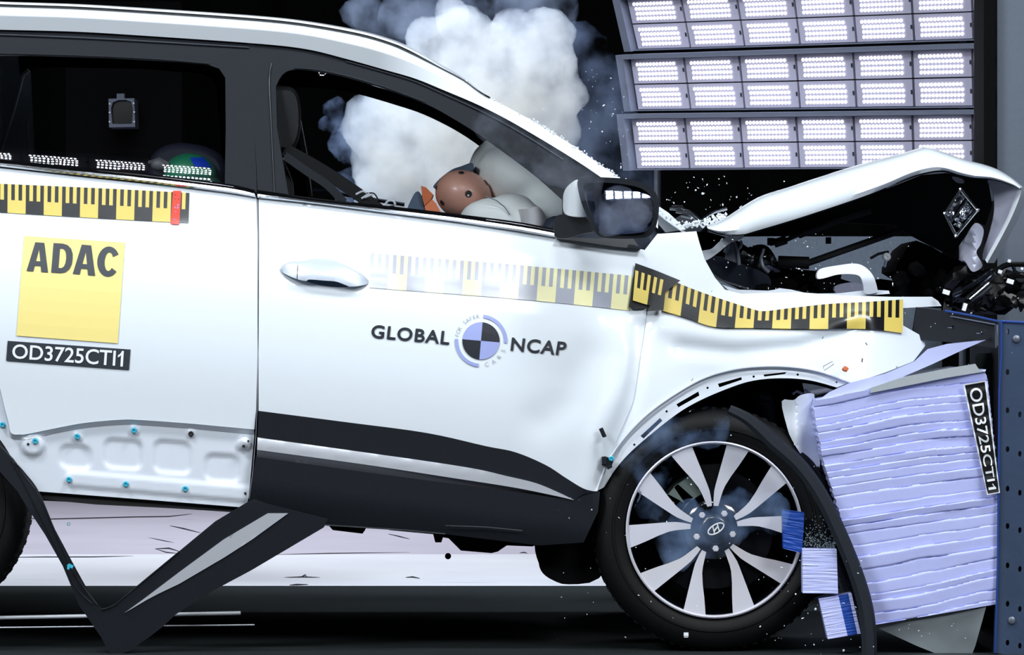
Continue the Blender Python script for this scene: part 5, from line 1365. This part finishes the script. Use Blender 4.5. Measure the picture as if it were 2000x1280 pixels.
# ------------------------------------------------------------------ flying glass fragments
SH = []
for k in range(5):
    mb = MB(); mb.ico((0, 0, 0), 1.0, 1, scl=[(1, .5, .8), (.6, .5, 1.3), (1.3, .5, .6), (1, 1, 1), (.5, .4, 1.6)][k], jit=.6)
    o = mb.build('glass_fragment', shard_m, None, smooth=False, loc=(0, 0, 0)); SH.append(o.data); bpy.data.objects.remove(o)
def shards(n, zone, Y, size, label, w=None):
    for _ in range(n):
        while True:
            x, y = R.uniform(zone[0], zone[2]), R.uniform(zone[1], zone[3])
            if w is None or w(x, y): break
        o = bpy.data.objects.new('glass_fragment', R.choice(SH)); COL.objects.link(o)
        s_ = min(.0052, R.lognormvariate(math.log(size), .45)); o.scale = (s_, s_, s_)
        o.location = P(x, y, R.uniform(*Y)); o.rotation_euler = (R.random() * 6, R.random() * 6, R.random() * 6)
        tag(o, label, 'glass fragment', label.replace('tiny glass fragment', 'glass fragments'))
shards(46, (1296, 342, 1560, 440), (.1, .5), .0018, 'tiny glass fragment flying below the led banks, above the bonnet', lambda x, y: y < 438 - (x - 1380) * .42 and R.random() < 1 - abs(x - 1400) / 200)
shards(36, (1120, 130, 1226, 340), (.0, .5), .0016, 'tiny glass fragment flying between the smoke and the led banks', lambda x, y: y < 1.15 * (x - 1120) + 240)
shards(62, (1380, 455, 1780, 575), (-.02, .12), .0016, 'tiny glass fragment flying in front of the open engine bay')
shards(46, (1225, 800, 1600, 1215), (-.12, -.04), .0015, 'tiny glass fragment flying in front of the front wheel')
shards(60, (1480, 1080, 1900, 1278), (-.14, -.1), .0016, 'tiny glass fragment flying low in front of the dark floor by the barrier', lambda x, y: not (x > 1700 and y < 1215))
shards(18, (1060, 970, 1230, 1260), (-.08, -.04), .0012, 'tiny glass fragment flying over the dark area behind the front wheel')
shards(20, (1700, 560, 1990, 720), (-.1, .0), .0015, 'tiny glass fragment flying near the top of the barrier')

# ------------------------------------------------------------------ smoke
def smoke_mat(name, dens_, color, scale, lo, hi, aniso=0.0):
    m = bpy.data.materials.new(name); m.use_nodes = True; nt = m.node_tree; nt.nodes.clear()
    out = nt.nodes.new('ShaderNodeOutputMaterial'); vs = nt.nodes.new('ShaderNodeVolumeScatter')
    vs.inputs['Color'].default_value = (*color, 1); vs.inputs['Anisotropy'].default_value = aniso
    tc = nt.nodes.new('ShaderNodeTexCoord'); nz = nt.nodes.new('ShaderNodeTexNoise'); nz.inputs['Scale'].default_value = scale; nz.inputs['Detail'].default_value = 4; nz.inputs['Roughness'].default_value = .6
    mr = nt.nodes.new('ShaderNodeMapRange'); mr.inputs[1].default_value = lo; mr.inputs[2].default_value = hi; mr.inputs[3].default_value = 0; mr.inputs[4].default_value = dens_
    nt.links.new(tc.outputs['Object'], nz.inputs['Vector']); nt.links.new(nz.outputs['Fac'], mr.inputs[0]); nt.links.new(mr.outputs[0], vs.inputs['Density'])
    nt.links.new(vs.outputs[0], out.inputs['Volume'])
    return m
def billow(a, f):
    def d(co, q):
        s_ = 0
        for k in range(4): s_ += (abs(noise.noise(co * f * 2 ** k + Vector((k * 7.3, 0, 0)))) * 2 - .5) / 1.8 ** k
        return -a * s_
    return d
def cloud(name, balls, Y, voxel, m, label, amp, fr, scl_y=1.0):
    mb = MB(); kk = (DC + Y) / DC / PM
    for x, y, r, dy in balls: mb.ico(P(x, y, Y + dy), r * kk, 3, scl=(1, scl_y, 1))
    o = remesh(name, mb, voxel, m, None, 2, billow(amp, fr))
    return tag(o, label, 'smoke', kind='stuff')
Ysm = 2.35
cloud('smoke', [(750, 250, 75, 0), (735, 320, 62, .1), (800, 300, 95, 0), (860, 240, 115, .05), (950, 190, 110, 0), (1040, 130, 84, 0), (1062, 72, 56, 0), (992, 62, 46, .1), (905, 95, 72, 0), (840, 92, 48, 0), (1088, 190, 54, 0), (1078, 262, 60, 0), (1000, 300, 110, 0), (770, 385, 72, 0), (860, 400, 90, 0), (960, 400, 90, 0), (1085, 330, 50, .1), (700, 215, 24, 0), (880, 30, 34, .1)],
      Ysm, .022, smoke_mat('smoke_dense', 15, (.745, .825, 1.0), 10, .30, .66), 'thick white smoke cloud billowing beyond the car', .034, 3.4)
cloud('smoke_wisp', [(720, 20, 45, 0), (760, 40, 40, 0), (800, 20, 50, .1), (860, 10, 50, .1), (920, 20, 50, .1), (1010, 10, 50, .1), (1090, 20, 50, .1)], Ysm + .15, .03, smoke_mat('smoke_thin', 3.2, (.55, .68, 1.0), 7, .42, .62), 'thin smoke drifting above the roof of the car', .05, 3)
cloud('smoke_wisp', [(1150, 150, 55, 0), (1180, 230, 55, 0), (1140, 300, 60, 0), (1200, 320, 45, 0), (1130, 90, 40, 0), (1190, 160, 40, 0), (1240, 350, 40, 0)], Ysm + .1, .03, smoke_mat('smoke_thin_b', 2.6, (.45, .6, 1.0), 7, .42, .64), 'thin blue smoke drifting between the thick smoke and the led banks', .05, 3)
cloud('smoke_wisp', [(640, 240, 20, 0), (655, 245, 18, 0), (690, 370, 40, 0), (680, 280, 40, .1), (660, 210, 30, .1)], Ysm + .1, .02, smoke_mat('smoke_thin_c', 6, (.45, .6, 1.0), 10, .42, .62), 'small blue smoke puff seen through the front door window', .03, 4)
cloud('smoke_wisp', [(960, 240, 40, 0), (1020, 270, 45, 0), (1080, 310, 45, 0), (1130, 330, 40, 0), (1205, 425, 40, .0), (1240, 410, 34, 0), (1140, 360, 35, 0)], -.32, .02, smoke_mat('smoke_thin_d', 3.2, (.7, .78, 1.0), 9, .40, .62), 'faint smoke veil in front of the windscreen pillar', .03, 4, .6)
cloud('smoke_wisp', [(1275, 880, 42, 0), (1310, 850, 45, 0), (1270, 930, 42, 0), (1262, 985, 40, 0), (1320, 1060, 48, 0), (1390, 1050, 46, 0), (1440, 1010, 50, 0), (1500, 1000, 45, 0), (1340, 1000, 30, 0), (1380, 840, 40, 0), (1240, 900, 30, 0)], -.12, .016, smoke_mat('smoke_thin_e', 9.5, (.36, .56, 1.0), 8, .44, .66), 'faint blue smoke drifting in front of the front wheel', .025, 5, .5)
cloud('smoke_wisp', [(1205, 405, 40, 0), (1240, 425, 34, 0), (1195, 440, 32, 0)], -.33, .014, smoke_mat('smoke_thin_f', 7.0, (.6, .7, 1.0), 12, .36, .62), 'faint smoke veil in front of the door mirror', .016, 6, .6)
